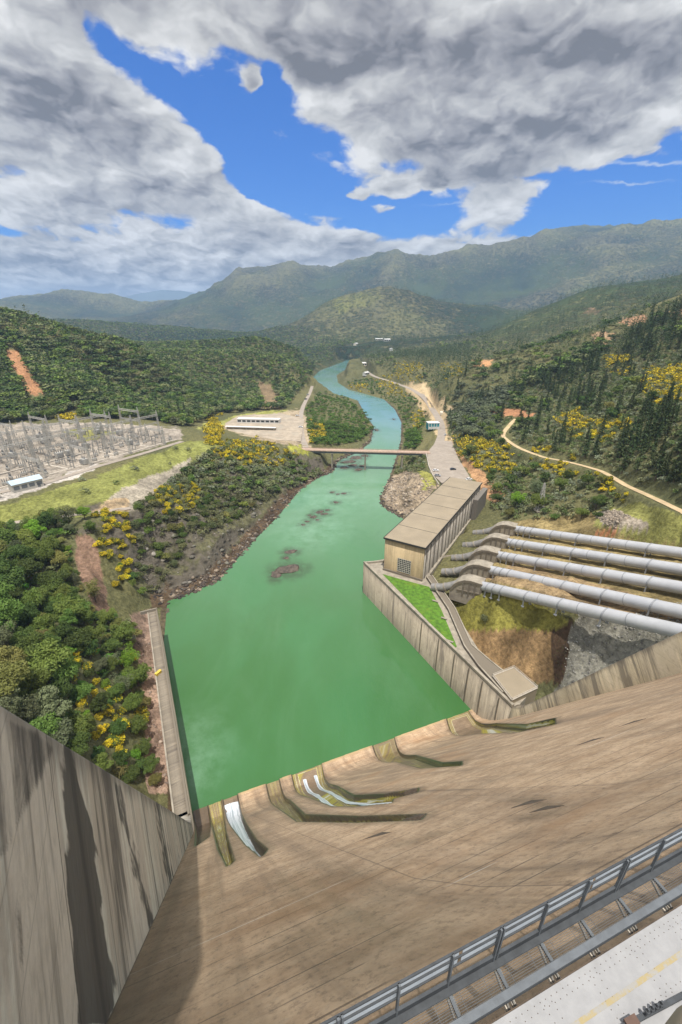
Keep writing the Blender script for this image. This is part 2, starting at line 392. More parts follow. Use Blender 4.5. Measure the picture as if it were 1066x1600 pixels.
PHp = lambda al, ac: PH_C+PH_DIR*al+PH_N*ac
TW0 = np.array(W(568, 880, 20))                        # river corner of the tailrace wall
TWm = np.array(W(597, 862, 20))
WALL_E = np.array(W(246, 954, 20))
POOL = [tuple(A0-FL*2), tuple(C_L), tuple(WALL_E)]
RIVER = [tuple(A0-FL*3-LD*1), tuple(WALL_E)]+RIV_L+RIV_R+[tuple(PHp(70, -PH_W-1)), tuple(TW0), tuple(C_R), tuple(A0+LD*110-FL*3)]
ROADS = []
def road3(pts, w): 
    P = [(*W(x, y, z), z) for x, y, z in pts]; ROADS.append((P, w)); return P
RD_MAIN = road3([(722,752,20.5),(700,742,20),(688,725,20),(684,700,20),(690,680,20),(688,660,20),(676,640,20),(660,620,20),(640,607,20),(610,596,19),(585,588,18),(570,578,17),(560,568,16)], 11)
RD_SPUR = road3([(676,640,20),(668,620,22),(664,606,24)], 8)
RD_HILL = road3([(1130,830,74),(1066,800,70),(1020,778,66),(980,760,62),(940,737,58),(895,724,53),(850,715,48),(815,702,45),(795,690,43),(786,680,43),(796,665,46),(806,655,48)], 5)
RD_LEFT = road3([(478,700,20.3),(472,680,21),(470,655,22),(474,635,22),(484,615,21),(488,603,20)], 7)
RD_LOW = road3([(-200,845,42),(0,820,42),(60,812,42),(110,806,42),(160,800,42),(205,796,41)], 4.5)
RD_RIM = road3([(-100,800,50),(0,770,50),(60,758,50),(150,730,50),(220,710,50),(285,690,50)], 6)
PADS = [([W(*p, 50) for p in [(-250,800),(0,777),(100,746),(200,718),(300,690),(285,672),(220,664),(100,664),(-250,676)]], 50, 12),
        ([W(*p, 22) for p in [(352,668),(400,680),(445,690),(480,697),(478,650),(440,640),(370,645),(340,655)]], 22, 12),
        ([W(*p, 20) for p in [(668,712),(672,740),(690,752),(735,750),(715,715),(705,690),(675,690)]], 20, 8)]
OUTC = [W(*p, 22) for p in [(690,930),(740,928),(800,925),(850,950),(888,972),(882,1000),(872,1050),(800,1040),(760,1010),(725,970)]]
PD = np.array([.425, -.905]); PD /= np.hypot(*PD)
starts = [(751,915),(763.5,890),(775.5,867),(790,846.5),(803,826.6)]; ends = [(1043,982),(1066,956),(1066,918.6),(1066,890),(1066,864)]
PLINE = []
for a_, b_ in zip(starts, ends):
    p0 = np.array(W(*a_, 30.5)); d = ray(*b_); M2 = np.array([[PD[0], -d[0]], [PD[1], -d[1]]]); s_, t_ = np.linalg.solve(M2, -p0); z1 = EYE+d[2]*t_
    PLINE.append((p0, s_, (z1-30.5)/s_))
def H(x, y):
    x = np.asarray(x, float); y = np.asarray(y, float)
    r = np.hypot(x, y); h = tps(x, y)
    far = sstep(700, 4000, r)
    h = h+fbm(x/60, y/60, 4)*1.6*sstep(150, 500, r)*(1+4*far)
    h = h+fbm(x/9, y/9, 3)*.5
    h = h+(ridged(x/900+3, y/900, 5)-.55)*far*250*sstep(120, 500, h)
    h = h+(ridged(x/260+3, y/260, 4)-.55)*far*40
    for poly, z, bl in PADS:
        d = sdpoly(x, y, poly); k = sstep(bl, 0, d); h = h*(1-k)+z*k
    for P, w in ROADS:
        d, pos = dseg(x, y, P); zz = np.interp(pos, np.arange(len(P)), [p[2] for p in P])
        k = sstep(w*.5+6, w*.5+.6, d); h = h*(1-k)+zz*k
    for p0, Ls, sl in PLINE:
        sp = (x-p0[0])*PD[0]+(y-p0[1])*PD[1]; dp = np.abs((x-p0[0])*PD[1]-(y-p0[1])*PD[0]); inn = (sp > -6) & (sp < Ls+60)
        k = np.where(inn, sstep(12, 6.5, dp), 0); h = h*(1-k)+(30.5+sl*np.clip(sp, 0, Ls+50)-3.9+fbm(x/5, y/5, 3)*.5)*k
    do = sdpoly(x, y, OUTC)
    h = np.where(r < 400, h+sstep(2, -6, do)*(3+2.5*fbm(x/7+5, y/7, 3)), h)
    d = sdpoly(x, y, RIVER)
    left = x < 40
    kk = np.where(left & (y < 480), 1.25, .55)+.35*fbm(x/14, y/14, 3)
    rk = fbm(x/6, y/6, 4)
    f = np.where(d < 0, np.maximum(-5, d*.8), np.where(d < 9, d*.30+rk*.5*sstep(1, 3, d), 2.7+(d-9)*kk+rk*2.2*sstep(9, 14, d)))
    f = f+np.maximum(d-np.where(left & (y < 480), 45, 22), 0)*1.6
    cg = np.where(left & (y < 480) & (y > 200), sstep(8, 16, d)*sstep(75, 40, d), 0); f = f+cg*4.5
    near = (d < 120) & (y < 1900)
    h = np.where(near, np.minimum(h, f), h)
    h = h+cg*(ridged(x/13+2, y/13, 4)-.62)*7
    h = np.where(near & (d > 0) & (y > 180), np.maximum(h, np.minimum(f, .6+d*.05)), h)
    # ground held back by the dam and its walls
    qx, qy = x-A0[0], y-A0[1]; s = -(qx*FL[0]+qy*FL[1]); rr = qx*RT[0]+qy*RT[1]
    h = np.where((rr < 8) & (s > 10), np.minimum(h, 20+1.57*np.maximum(s-17, 0)-4), h)
    rc = (x-C_R[0])*RT[0]+(y-C_R[1])*RT[1]; sc = -((x-C_R[0])*FL[0]+(y-C_R[1])*FL[1])
    h = np.where((sc > -3) & (rc > -3), np.minimum(h, 18+1.66*np.maximum(sc-1.5, 0)-4+np.maximum(rc-6, 0)*1.2), h)
    h = np.where((s > -1) & (rr > -2) & (rc < 2.5), -8, h)
    h = np.where(inpoly(x, y, PLAT), np.minimum(h, 15), h)
    h = np.where(s > 101, np.minimum(h, 110), h)
    return h
LAWN_B = [np.array(W(*p, 20)) for p in [(668,905),(690,950),(715,1000)]]
GAL = [np.array(W(*p, 20)) for p in [(672,897),(705,945),(745,1010),(765,1040),(835,1075)]]
PLAT = [tuple(PHp(PH_L*.6, -PH_W-6)), tuple(TW0), tuple(C_R), tuple(GAL[4]), tuple(GAL[3]), tuple(GAL[2]), tuple(GAL[1]), tuple(GAL[0]), tuple(PHp(PH_L, 0)), tuple(PHp(PH_L, -PH_W))]
def ground_at(px, py):
    d = ray(px, py); t = np.geomspace(60, 9000, 900); x = d[0]*t; y = d[1]*t; z = EYE+d[2]*t
    g = z-H(x, y); k = np.where((g[1:] <= 0) & (t[1:] > 90))[0]
    if not len(k): return None
    i = k[0]; f = g[i]/(g[i]-g[i+1]); tt = t[i]+(t[i+1]-t[i])*f
    return (d[0]*tt, d[1]*tt, EYE+d[2]*tt)
# ------------------------------------------------------------------ terrain mesh
NT, NR = 860, 760
th = np.radians(np.linspace(-63, 63, NT)); rr_ = np.concatenate([np.geomspace(58, 700, 430), np.geomspace(700, 15000, NR-429)[1:]])
TT, RRR = np.meshgrid(th, rr_); TX = RRR*np.sin(TT); TY = RRR*np.cos(TT); TZ = H(TX, TY)
def grid_faces(nr, nc):
    i = np.arange(nr-1)[:, None]*nc+np.arange(nc-1)[None]; i = i.ravel()
    return np.stack([i, i+1, i+nc+1, i+nc], 1)
gx, gy = view_px(TX, TY, TZ)
colr = np.empty(TX.shape+(3,)); n1 = fbm(TX/40, TY/40, 4)[..., None]; n2 = fbm(TX/7+9, TY/7, 3)[..., None]
colr[:] = np.array([.13, .125, .058]); colr += n1*np.array([.05, .035, .015])
def zone(poly, c, soft=.5, noise=.5, rmax=1e9, rmin=0):
    global colr
    jx = gx+fbm(TX/11+3, TY/11, 3)*9; jy = gy+fbm(TX/11-7, TY/11, 3)*5
    k = inpoly(jx, jy, poly) & (RRR < rmax) & (RRR > rmin)
    colr = np.where(k[..., None], np.array(c)*(1+noise*n2+.3*n1), colr)
zone([(-400,830),(0,790),(150,745),(300,688),(345,690),(335,715),(240,775),(215,800),(100,812),(-400,850)], (.205,.215,.065), noise=.5)
zone([(150,790),(200,760),(260,735),(300,715),(300,730),(260,760),(230,790),(205,800),(150,802)], (.33,.29,.23))
zone([(140,800),(165,780),(205,778),(200,800)], (.42,.31,.19))
zone([(-400,780),(0,772),(150,727),(287,686),(280,668),(150,660),(-400,670)], (.31,.27,.225), noise=.45)
zone([(-400,790),(0,765),(60,745),(60,758),(150,725),(150,735),(0,784),(-400,800)], (.44,.40,.36), noise=.1)
zone([(100,672),(140,668),(190,675),(130,690)], (.27,.26,.09))
zone([(113,838),(135,830),(150,850),(158,890),(172,960),(150,965),(140,930),(118,880)], (.235,.15,.105))
zone([(205,830),(300,745),(400,730),(470,722),(520,742),(500,760),(440,810),(390,860),(350,905),(280,935),(245,945),(215,930)], (.105,.10,.055), noise=.8)
zone([(230,790),(330,700),(380,690),(460,712),(430,735),(330,760),(260,810)], (.13,.13,.05))
zone([(335,665),(400,645),(470,640),(490,660),(482,703),(440,694),(380,680)], (.36,.29,.20), noise=.35)
zone([(300,672),(345,655),(420,640),(450,643),(380,650),(340,668)], (.30,.30,.09))
zone([(450,690),(482,700),(478,712),(455,708)], (.30,.30,.06))
zone([(6,542),(26,548),(68,610),(50,618),(10,562)], (.38,.20,.105), noise=.3)
zone([(400,597),(425,600),(440,640),(410,640)], (.20,.145,.085), noise=.5)
zone([(593,775),(612,742),(640,735),(690,755),(660,790),(635,812),(605,800)], (.30,.235,.165), noise=.9)
zone([(655,735),(675,742),(680,760),(660,770)], (.30,.29,.08))
zone([(628,600),(660,597),(712,640),(712,700),(690,690),(660,640)], (.42,.32,.19), noise=.3)
zone([(700,690),(760,745),(800,760),(770,790),(750,770),(735,745)], (.36,.21,.11), noise=.6)
zone([(690,930),(800,925),(850,945),(890,972),(890,1020),(860,1060),(800,1070),(760,1040),(720,985)], (.25,.23,.055), noise=.7, rmax=300)
zone([(720,985),(790,985),(880,985),(893,1010),(870,1065),(800,1070),(745,1020)], (.26,.17,.085), noise=.9, rmax=300)
zone([(862,985),(893,968),(894,1070),(862,1070)], (.085,.055,.035), noise=.8, rmax=300)  # shaded right face of the outcrop, its shade put into the ground colour
zone([(888,985),(905,960),(960,968),(1080,935),(1100,1010),(1000,1040),(850,1100),(878,1065)], (.225,.215,.18), noise=.6, rmax=320)
zone([(740,905),(745,850),(800,815),(920,800),(1100,830),(1100,975),(960,972),(890,955),(800,928)], (.24,.185,.085), noise=.7, rmax=420)
zone([(760,905),(1066,985),(1100,960),(900,905),(800,880)], (.28,.20,.11), noise=.6, rmax=400)
zone([(930,800),(1000,785),(1100,815),(1100,860),(1000,845),(930,820)], (.24,.235,.075), noise=.6, rmax=500)
zone([(925,803),(960,797),(1010,815),(1010,828),(960,826)], (.33,.28,.22), noise=.5, rmax=500)
zone([(930,828),(965,830),(960,840),(935,838)], (.45,.20,.10), rmax=500)
zone([(755,632),(800,640),(838,645),(835,655),(790,652),(755,642)], (.40,.20,.105), noise=.3)
zone([(965,503),(985,492),(1015,495),(1010,505),(980,509)], (.38,.22,.13), noise=.4)
zone([(1035,490),(1080,478),(1080,495),(1035,500)], (.46,.27,.16), noise=.3)
zone([(925,520),(960,520),(955,545),(930,545)], (.33,.22,.13), noise=.4)
zone([(735,562),(770,562),(765,575),(735,572)], (.45,.25,.12), noise=.3)
zone([(520,470),(560,460),(600,460),(600,470),(560,480),(530,488)], (.21,.215,.05), noise=.2, rmin=1500)
zone([(530,452),(545,448),(550,468),(535,468)], (.30,.17,.10), rmin=3000)
zone([(368,470),(385,468),(385,480),(370,480)], (.28,.16,.09), rmin=3000)
zone([(820,480),(900,450),(960,443),(960,470),(880,500),(800,520),(740,540)], (.17,.185,.075), noise=.4, rmin=900)
zone([(915,480),(935,482),(930,492),(915,490)], (.40,.24,.15), rmin=900)
zone([(690,548),(800,530),(830,535),(760,560)], (.15,.14,.06), rmin=700)
zone([(203,962),(236,952),(270,1240),(232,1240),(222,1060)], (.29,.20,.15), noise=.8, rmax=260)
# far ground: paler, and bare rock in steep places
slope = np.abs(np.gradient(TZ, axis=0))/np.maximum(np.gradient(RRR, axis=0), .1)
dr = sdpoly(TX, TY, RIVER)
wet = ((dr < 8.5+5*n1[..., 0]+3*n2[..., 0]) & ~((gx < 262) & (gy > 950)) & (TX < 30) & (TY < 470) & (dr > -30))[..., None]
colr = np.where(wet, np.array([.085, .058, .036])*(1+.8*n2), colr)
wet2 = ((dr < 3.0) & (dr > -30) & ~wet[..., 0])[..., None]
colr = np.where(wet2 & (TY[..., None] < 900), np.array([.10, .08, .05])*(1+.5*n2), colr)
farw = sstep(900, 1900, RRR); rockw = ((dr < 75) & (dr > 6) & (TX < 20) & (TY < 480) & (TY > 215-.0*TX) & ~((gx < 215) & (gy > 930)))*sstep(.3, .7, slope)
aux = np.stack([farw, rockw, ridged(TX/900+3, TY/900, 5)], -1)
g = newmat('hill_ground'); nb, b = principled(g)
pos = nb.node('ShaderNodeNewGeometry').outputs['Position']; c = nb.attr('tint'); ax = nb.node('ShaderNodeSeparateColor'); nb.put(ax.inputs[0], nb.attr('aux'))
nn = nb.noise(pos, .55, 6, .7); cmb = nb.node('ShaderNodeCombineColor'); kv = nb.step(nn, .28, .72, .55, 1.4)
for i in range(3): nb.put(cmb.inputs[i], kv)
c = nb.mix(1, c, cmb.outputs[0], 'MULTIPLY')
tuft = nb.step(nb.noise(pos, 1.3, 5, .7), .54, .66); c = nb.mix(nb.math('MULTIPLY', tuft, nb.math('SUBTRACT', .45, nb.math('MULTIPLY', ax.outputs[0], .45))), c, c3(.07, .08, .025))
cr = nb.step(nb.vor(nb.mapping(pos, sc=(.16, .16, .33)), 1.), .05, .5, .35, 1.25)
cmb2 = nb.node('ShaderNodeCombineColor')
for i in range(3): nb.put(cmb2.inputs[i], cr)
rock = nb.mix(1, nb.mix(nb.noise(pos, .25, 5, .6), c3(.055, .048, .038), c3(.19, .165, .13)), cmb2.outputs[0], 'MULTIPLY')
c = nb.mix(nb.math('MULTIPLY', ax.outputs[1], nb.step(nb.noise(pos, .09, 5, .65), .34, .5)), c, rock)
# distant slopes: trees and scrub speckled over open ground
sp1 = nb.step(nb.noise(pos, .028, 6, .72), .40, .56); sp2 = nb.step(nb.vor(pos, .055), .2, .62)
mac = nb.step(nb.noise(pos, .0022, 5, .6), .35, .62)
treec = nb.mix(mac, c3(.020, .036, .022), c3(.05, .072, .028))  # broad dark patches stand in for cloud shadow, put into the tree colour
cover = nb.math('ADD', nb.math('MULTIPLY', nb.math('ADD', nb.math('MULTIPLY', nb.math('SUBTRACT', 1, sp2), .75), sp1), .8), nb.math('MULTIPLY', nb.math('SUBTRACT', .60, ax.outputs[2]), 2.4), clamp=True)  # fold shading painted through the cover: gullies darker, ridges paler
farc = nb.mix(cover, nb.mix(mac, c3(.11, .105, .06), nb.mix(.55, c3(.15, .15, .07), nb.attr('tint'))), treec)
c = nb.mix(ax.outputs[0], c, farc)
nb.put(b.inputs['Base Color'], c); b.inputs['Roughness'].default_value = 1
try: b.inputs['Specular IOR Level'].default_value = .1
except Exception: pass
hgt = nb.math('ADD', nb.math('MULTIPLY', nn, nb.math('ADD', .8, nb.math('MULTIPLY', ax.outputs[1], 2.))), nb.math('MULTIPLY', nb.math('MULTIPLY', cover, ax.outputs[0]), 14))
nb.put(b.inputs['Normal'], nb.bump(hgt, .8, 1.))
V = np.stack([TX.ravel(), TY.ravel(), TZ.ravel()], 1)
me = np_mesh('hills', V, grid_faces(len(rr_), NT)[:, ::-1], g, col={'tint': np.clip(colr.reshape(-1, 3), .01, .8), 'aux': aux.reshape(-1, 3)}, smooth=True)
tag(link(bpy.data.objects.new('hills', me)), 'wooded valley sides and mountains around the river', kind='structure')
# far blue range
pr = [(-200,490),(60,480),(120,474),(165,470),(200,463),(228,457),(253,453),(280,454),(304,458),(330,455),(380,470),(500,480)]
ys = []; xs = np.linspace(-200, 500, 120); py_ = np.interp(xs, [p[0] for p in pr], [p[1] for p in pr])+1.2*fbm(xs/13, xs*0, 3)
top = np.array([WY(x, y, 15500) for x, y in zip(xs, py_)])
prof = [(0, 1), (400, .82), (-900, .55), (-2200, 0)]
V = np.concatenate([np.stack([top[:, 0]*(1+o/15500), top[:, 1]+o, top[:, 2]*k-(1-k)*0], 1) for o, k in sorted(prof)])
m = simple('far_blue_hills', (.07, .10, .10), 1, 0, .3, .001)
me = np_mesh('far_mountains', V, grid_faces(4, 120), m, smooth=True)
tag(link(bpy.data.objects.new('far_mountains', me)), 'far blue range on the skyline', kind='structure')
# ------------------------------------------------------------------ water
wm = newmat('river_water'); nb, b = principled(wm)
pos = nb.node('ShaderNodeNewGeometry').outputs['Position']; sep = nb.node('ShaderNodeSeparateXYZ'); nb.put(sep.inputs[0], pos)
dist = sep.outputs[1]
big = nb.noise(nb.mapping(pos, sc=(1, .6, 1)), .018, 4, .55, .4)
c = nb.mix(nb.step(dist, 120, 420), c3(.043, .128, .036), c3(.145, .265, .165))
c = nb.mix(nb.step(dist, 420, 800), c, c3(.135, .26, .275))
c = nb.mix(nb.step(big, .35, .7, 0, .5), c, c3(.065, .20, .085))
fl_ = nb.noise(nb.mapping(pos, rot=(0, 0, -.35), sc=(.05, .014, 1)), 1., 7, .65, .8)
c = nb.mix(nb.step(fl_, .45, .8, 0, .22), c, c3(.11, .22, .115)); c = nb.mix(nb.step(fl_, .45, .2, 0, .25), c, c3(.035, .125, .045))
a = nb.node('ShaderNodeSeparateColor'); nb.put(a.inputs[0], nb.attr('aux'))
c = nb.mix(nb.math('MULTIPLY', a.outputs[0], nb.step(nb.noise(pos, .22, 5, .6), .3, .6, .25, .8)), c, c3(.05, .075, .04))            # rock close under the surface
c = nb.mix(nb.math('MULTIPLY', a.outputs[1], nb.step(nb.noise(pos, .10, 8, .7), .25, .8, 0, .8)), c, c3(.22, .38, .27))   # milky shallows and foam
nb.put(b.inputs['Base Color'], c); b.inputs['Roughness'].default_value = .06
b.inputs['IOR'].default_value = 1.33
rip = nb.math('ADD', nb.noise(nb.mapping(pos, rot=(0, 0, .4), sc=(1, .55, 1)), .35, 4, .6), nb.math('MULTIPLY', nb.noise(pos, .05, 3, .5), 1.5))
nb.put(b.inputs['Normal'], nb.bump(rip, .22, .5))
ROCKS = [(452,890,13,6,1.9),(432,898,5,5,.9),(455,862,7,3,1.),(447,872,4,2,.5),(480,815,3.5,2,.7),(474,820,3,2,.5),(490,808,5,3,.9),(500,800,7,3,1.0),(506,803,6,2.5,.9),(512,797,4,2,.6),(496,812,3,2,.5),(484,805,3,1.5,.4),(525,785,5,2.5,.8),(520,769,4,2,.6),(538,771,5,2.5,.7),(528,772,3,1.5,.4),
         (545,722,16,6,2.),(556,716,14,6,2.),(538,731,9,4,1.2),(565,728,6,4,1.),(560,734,8,4,1.3),(570,712,7,5,1.2),(552,727,8,5,1.4),(572,690,6,7,1.4),(588,672,5,6,1.2),(615,655,4,4,1.),(576,682,6,6,1.2)]
wx = np.concatenate([np.linspace(-140, 150, 240)]); wy = np.concatenate([np.linspace(60, 560, 300), np.geomspace(565, 2600, 120)])
WX, WYY = np.meshgrid(wx, wy); WXX = np.where(WYY > 500, WX*(1+(WYY-500)/420), WX)
au = np.zeros(WXX.shape+(3,))
for px, py, a_, b_, h_ in ROCKS:
    x0, y0 = W(px, py, 0); q = np.hypot((WXX-x0+fbm(WXX/5, WYY/5, 3)*3)/(a_*1.0+1.2), (WYY-y0)/(b_*1.7+2.5)); au[..., 0] = np.maximum(au[..., 0], sstep(1.4, .5, q))
for px, py, rx, ry, k in [(515,775,45,60,.8),(490,830,40,40,.7),(275,1195,22,30,.55),(560,770,60,60,.4),(300,1180,18,28,.35),(560,755,40,35,.4)]:
    x0, y0 = W(px, py, 0); q = np.hypot((WXX-x0+fbm(WXX/17, WYY/17, 3)*14)/rx, (WYY-y0)/ry); au[..., 1] = np.maximum(au[..., 1], k*sstep(1.2, .1, q))
V = np.stack([WXX.ravel(), WYY.ravel(), np.zeros(WXX.size)], 1)
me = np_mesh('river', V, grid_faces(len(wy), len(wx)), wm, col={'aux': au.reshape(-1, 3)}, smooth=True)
tag(link(bpy.data.objects.new('river', me)), 'green river running away from the dam', kind='structure')
def lump(name, mats, rx, ry, rz, seed, n=26, flat=.35):
    th_ = np.linspace(0, 2*np.pi, n, endpoint=False); ph = np.linspace(0, np.pi, n//2)
    TH, PH = np.meshgrid(th_, ph); x = np.sin(PH)*np.cos(TH); y = np.sin(PH)*np.sin(TH); z = np.cos(PH)
    d = 1+.45*fbm(TH*0+x*1.6+seed*7.3, y*1.6+z*1.3+seed, 4)+.25*fbm(x*5+seed*3, y*5+z*4, 3)
    V = np.stack([(x*d*rx).ravel(), (y*d*ry).ravel(), (z*d*rz-flat*rz).ravel()], 1); F = []
    for i in range(n//2-1):
        for j in range(n): F.append((i*n+j, (i+1)*n+j, (i+1)*n+(j+1) % n, i*n+(j+1) % n))
    return np_mesh(name, V, F, mats)
rk_words = ['broad brown rock bar, biggest of the rocks in the pool','brown rock tip beside the biggest rock bar','dark rock just upriver of the biggest rock bar','small dark rock between the rock bar and the pool shallows']
for i, (px, py, a_, b_, h_) in enumerate(ROCKS):
    x0, y0 = W(px, py, 0)
    o = link(bpy.data.objects.new('river_rock', lump('river_rock', M['rockd'], a_*.62, b_*.9, h_, i+1))); o.location = (x0, y0, 0); o.rotation_euler = (0, 0, .35)
    lab = rk_words[i] if i < 4 else ('low dark rock breaking the water in midstream below the bridge' if i < 16 else 'dark jagged rock in the water under or beyond the bridge')
    tag(o, lab, 'rock', 'rocks standing in the river')
# ------------------------------------------------------------------ dam: spillway face
dam = thing('dam', 'huge sloping brown concrete spillway of the dam with curved toe in green water', 'dam', (0, 0, 0))
GRO = [  # outline of each outlet channel on the face, surveyed; depth, kind
    ([(302,1268),(325,1262),(326,1308),(306,1322)], 2.2, 0), ([(326,1262),(347,1256),(352,1300),(364,1346),(357,1352),(342,1325),(332,1290)], 1.6, 1),
    ([(350,1255),(373,1247),(382,1285),(398,1312),(416,1328),(409,1337),(385,1318),(362,1290)], 1.6, 2),
    ([(420,1232),(440,1225),(452,1250),(475,1273),(560,1276),(662,1273),(655,1280),(560,1284),(466,1283),(436,1262)], 1.3, 3),
    ([(460,1216),(507,1200),(525,1228),(552,1243),(600,1241),(652,1232),(650,1238),(612,1248),(610,1254),(560,1259),(520,1259),(486,1246)], 1.3, 4),
    ([(586,1168),(620,1156),(648,1180),(690,1192),(720,1190),(720,1196),(660,1200),(620,1190)], 1.1, 3),
    ([(702,1126),(735,1114),(775,1130),(820,1132),(866,1122),(866,1132),(810,1144),(750,1146)], 1.5, 4)]
GPOLY = []
for poly, dep, kd in GRO:
    q = []
    for px, py in poly:
        a_, s_ = face_hit(px, py)
        if a_ is not None: q.append((a_, 0. if s_ < 4.5 else s_))
    GPOLY.append((q, dep, kd))
na, ns = 620, 520
av = np.linspace(0, WIDTH, na); sv = np.concatenate([np.linspace(-1.5, 32, 300)[:-1], np.linspace(32, 110, ns-299)])
AA, SS = np.meshgrid(av, sv); fx, fy, fz = face_pt(AA, np.maximum(SS, 0)); fx = fx-FL[0]*np.minimum(SS, 0)*1; fy = fy-FL[1]*np.minimum(SS, 0); SLIP = 2.1*(1-AA/WIDTH)
fz = np.where(SS < SLIP, -3., fz)
dz = np.zeros(AA.shape); aux = np.zeros(AA.shape+(3,)); gro = np.zeros(AA.shape+(3,))
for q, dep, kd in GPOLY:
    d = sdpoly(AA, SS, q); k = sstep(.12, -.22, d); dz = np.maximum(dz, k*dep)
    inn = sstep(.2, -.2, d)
    aux[..., 0] = np.maximum(aux[..., 0], inn*{0: 1, 3: .8}.get(kd, .72)); gro[..., 0] = np.where(d < .3, np.clip(-d/2, 0, 1), gro[..., 0])         # wet, and the channel's depth shade painted in
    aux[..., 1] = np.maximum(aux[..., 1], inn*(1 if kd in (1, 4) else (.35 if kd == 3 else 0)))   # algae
    rim = sstep(.9, .3, np.abs(d-.6)); aux[..., 0] = np.maximum(aux[..., 0], rim*.35+sstep(.5, .1, np.abs(d))*1.)  # channel sides' shade painted as dark edge lines
dz = np.minimum(dz, np.maximum(fz-.35, 0)/.81)
nx_, nz_ = .81, .58   # normal of the slope: out along FL, and up
fx = fx-FL[0]*dz*nx_; fy = fy-FL[1]*dz*nx_; fz = fz-dz*nz_
lipw = sstep(1.3, .3, SS); lipw = sstep(1.3, .3, SS-SLIP); aux[..., 2] = lipw
# wet stain fans seen on the face
for (px, py), w_, L_, k_ in [((250,1460),9,40,.85),((205,1500),5,45,.7),((330,1400),4,18,.5),((520,1420),8,16,.9),((460,1400),5,10,.6),((300,1395),3,25,.6),((840,1262),3,2.2,.7),((640,1305),5,1.2,.6),((760,1225),8,1.,.4)]:
    a0, s0 = face_hit(px, py)
    q = np.hypot((AA-a0+fbm(AA/3, SS/12, 3)*2)/w_, (SS-s0+fbm(AA/4, SS/9+5, 3)*4)/L_); aux[..., 0] = np.maximum(aux[..., 0], k_*.8*sstep(1, .15, q)*(0.65+.5*fbm(AA/1.2, SS/25, 3)))
sm = newmat('spillway_concrete'); nb, b = principled(sm); uv = nb.coord('UV'); pos = nb.node('ShaderNodeNewGeometry').outputs['Position']
sep0 = nb.node('ShaderNodeSeparateXYZ'); nb.put(sep0.inputs[0], uv)
n1_ = nb.noise(nb.mapping(uv, sc=(.2, .5, 1)), 1., 9, .7, .2); n2_ = nb.noise(nb.mapping(uv, sc=(.12, .05, 1)), 1., 6, .6); n3_ = nb.noise(nb.mapping(uv, sc=(1.5, 2.7, 1)), 1., 8, .75); n5_ = nb.noise(nb.mapping(uv, sc=(.42, .022, 1)), 1., 6, .65, .2)
n4_ = nb.noise(uv, 2.4, 9, .8)
c = nb.mix(nb.step(n1_, .34, .66), c3(.40, .268, .16), c3(.61, .44, .285))
c = nb.mix(nb.step(n2_, .45, .7, 0, .55), c, c3(.19, .135, .09))
c = nb.mix(nb.step(n3_, .52, .7, 0, .6), c, c3(.40, .32, .235))
c = nb.mix(nb.step(n3_, .46, .3, 0, .55), c, c3(.13, .092, .062))
c = nb.mix(nb.step(n4_, .48, .66, 0, .62), c, c3(.12, .085, .058)); c = nb.mix(nb.step(n4_, .46, .34, 0, .4), c, c3(.46, .36, .25))
lf_ = nb.math('LESS_THAN', nb.math('FRACT', nb.math('DIVIDE', sep0.outputs[1], 1.52)), .05); c = nb.mix(nb.math('MULTIPLY', lf_, nb.step(nb.noise(nb.mapping(uv, sc=(.2, .66, 1)), 1., 4, .6), .42, .56, 0, .75)), c, c3(.09, .066, .048))
n6_ = nb.noise(nb.mapping(uv, loc=(7, 1, 0), sc=(.11, .014, 1)), 1., 5, .6, .3)
c = nb.mix(nb.step(n6_, .5, .66, 0, .42), c, c3(.15, .105, .07)); c = nb.mix(nb.step(n5_, .5, .72, 0, .55), c, c3(.125, .09, .062)); c = nb.mix(nb.step(n5_, .47, .28, 0, .35), c, c3(.37, .28, .185))
rust = nb.noise(nb.mapping(uv, loc=(3, 9, 0), sc=(.05, .09, 1)), 1., 5, .6)
c = nb.mix(nb.step(rust, .54, .7, 0, .5), c, c3(.36, .20, .095))
sep = nb.node('ShaderNodeSeparateXYZ'); nb.put(sep.inputs[0], uv)
jl = nb.math('LESS_THAN', nb.math('FRACT', nb.math('DIVIDE', sep.outputs[1], 6.1)), .012)
jl = nb.math('MULTIPLY', jl, nb.step(nb.noise(nb.mapping(uv, sc=(.05, .17, 1)), 1., 3, .6), .56, .62))
c = nb.mix(nb.math('MULTIPLY', jl, .8), c, c3(.62, .56, .48))
jd = nb.math('LESS_THAN', nb.math('FRACT', nb.math('DIVIDE', sep.outputs[0], 15.2)), .006); c = nb.mix(nb.math('MULTIPLY', jd, .5), c, c3(.08, .06, .05))
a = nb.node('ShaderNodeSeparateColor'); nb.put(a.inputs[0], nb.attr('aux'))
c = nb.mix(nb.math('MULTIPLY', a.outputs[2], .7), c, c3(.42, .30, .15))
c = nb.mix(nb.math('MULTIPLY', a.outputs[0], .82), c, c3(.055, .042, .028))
gs = nb.node('ShaderNodeSeparateColor'); nb.put(gs.inputs[0], nb.attr('gro')); gv = nb.node('ShaderNodeCombineXYZ'); nb.put(gv.inputs[0], nb.math('MULTIPLY', gs.outputs[0], 15.)); nb.put(gv.inputs[1], nb.math('MULTIPLY', nb.math('ADD', sep0.outputs[0], sep0.outputs[1]), .06))
al = nb.noise(gv.outputs[0], 1., 5, .65, .15)
c = nb.mix(nb.math('MULTIPLY', a.outputs[1], nb.step(al, .50, .55)), c, c3(.36, .31, .035))
c = nb.mix(nb.math('MULTIPLY', a.outputs[1], nb.math('MULTIPLY', nb.step(al, .58, .62), .95)), c, c3(.55, .55, .50))
nb.put(b.inputs['Base Color'], c); nb.put(b.inputs['Roughness'], nb.math('SUBTRACT', .9, nb.math('MULTIPLY', a.outputs[0], .45)))
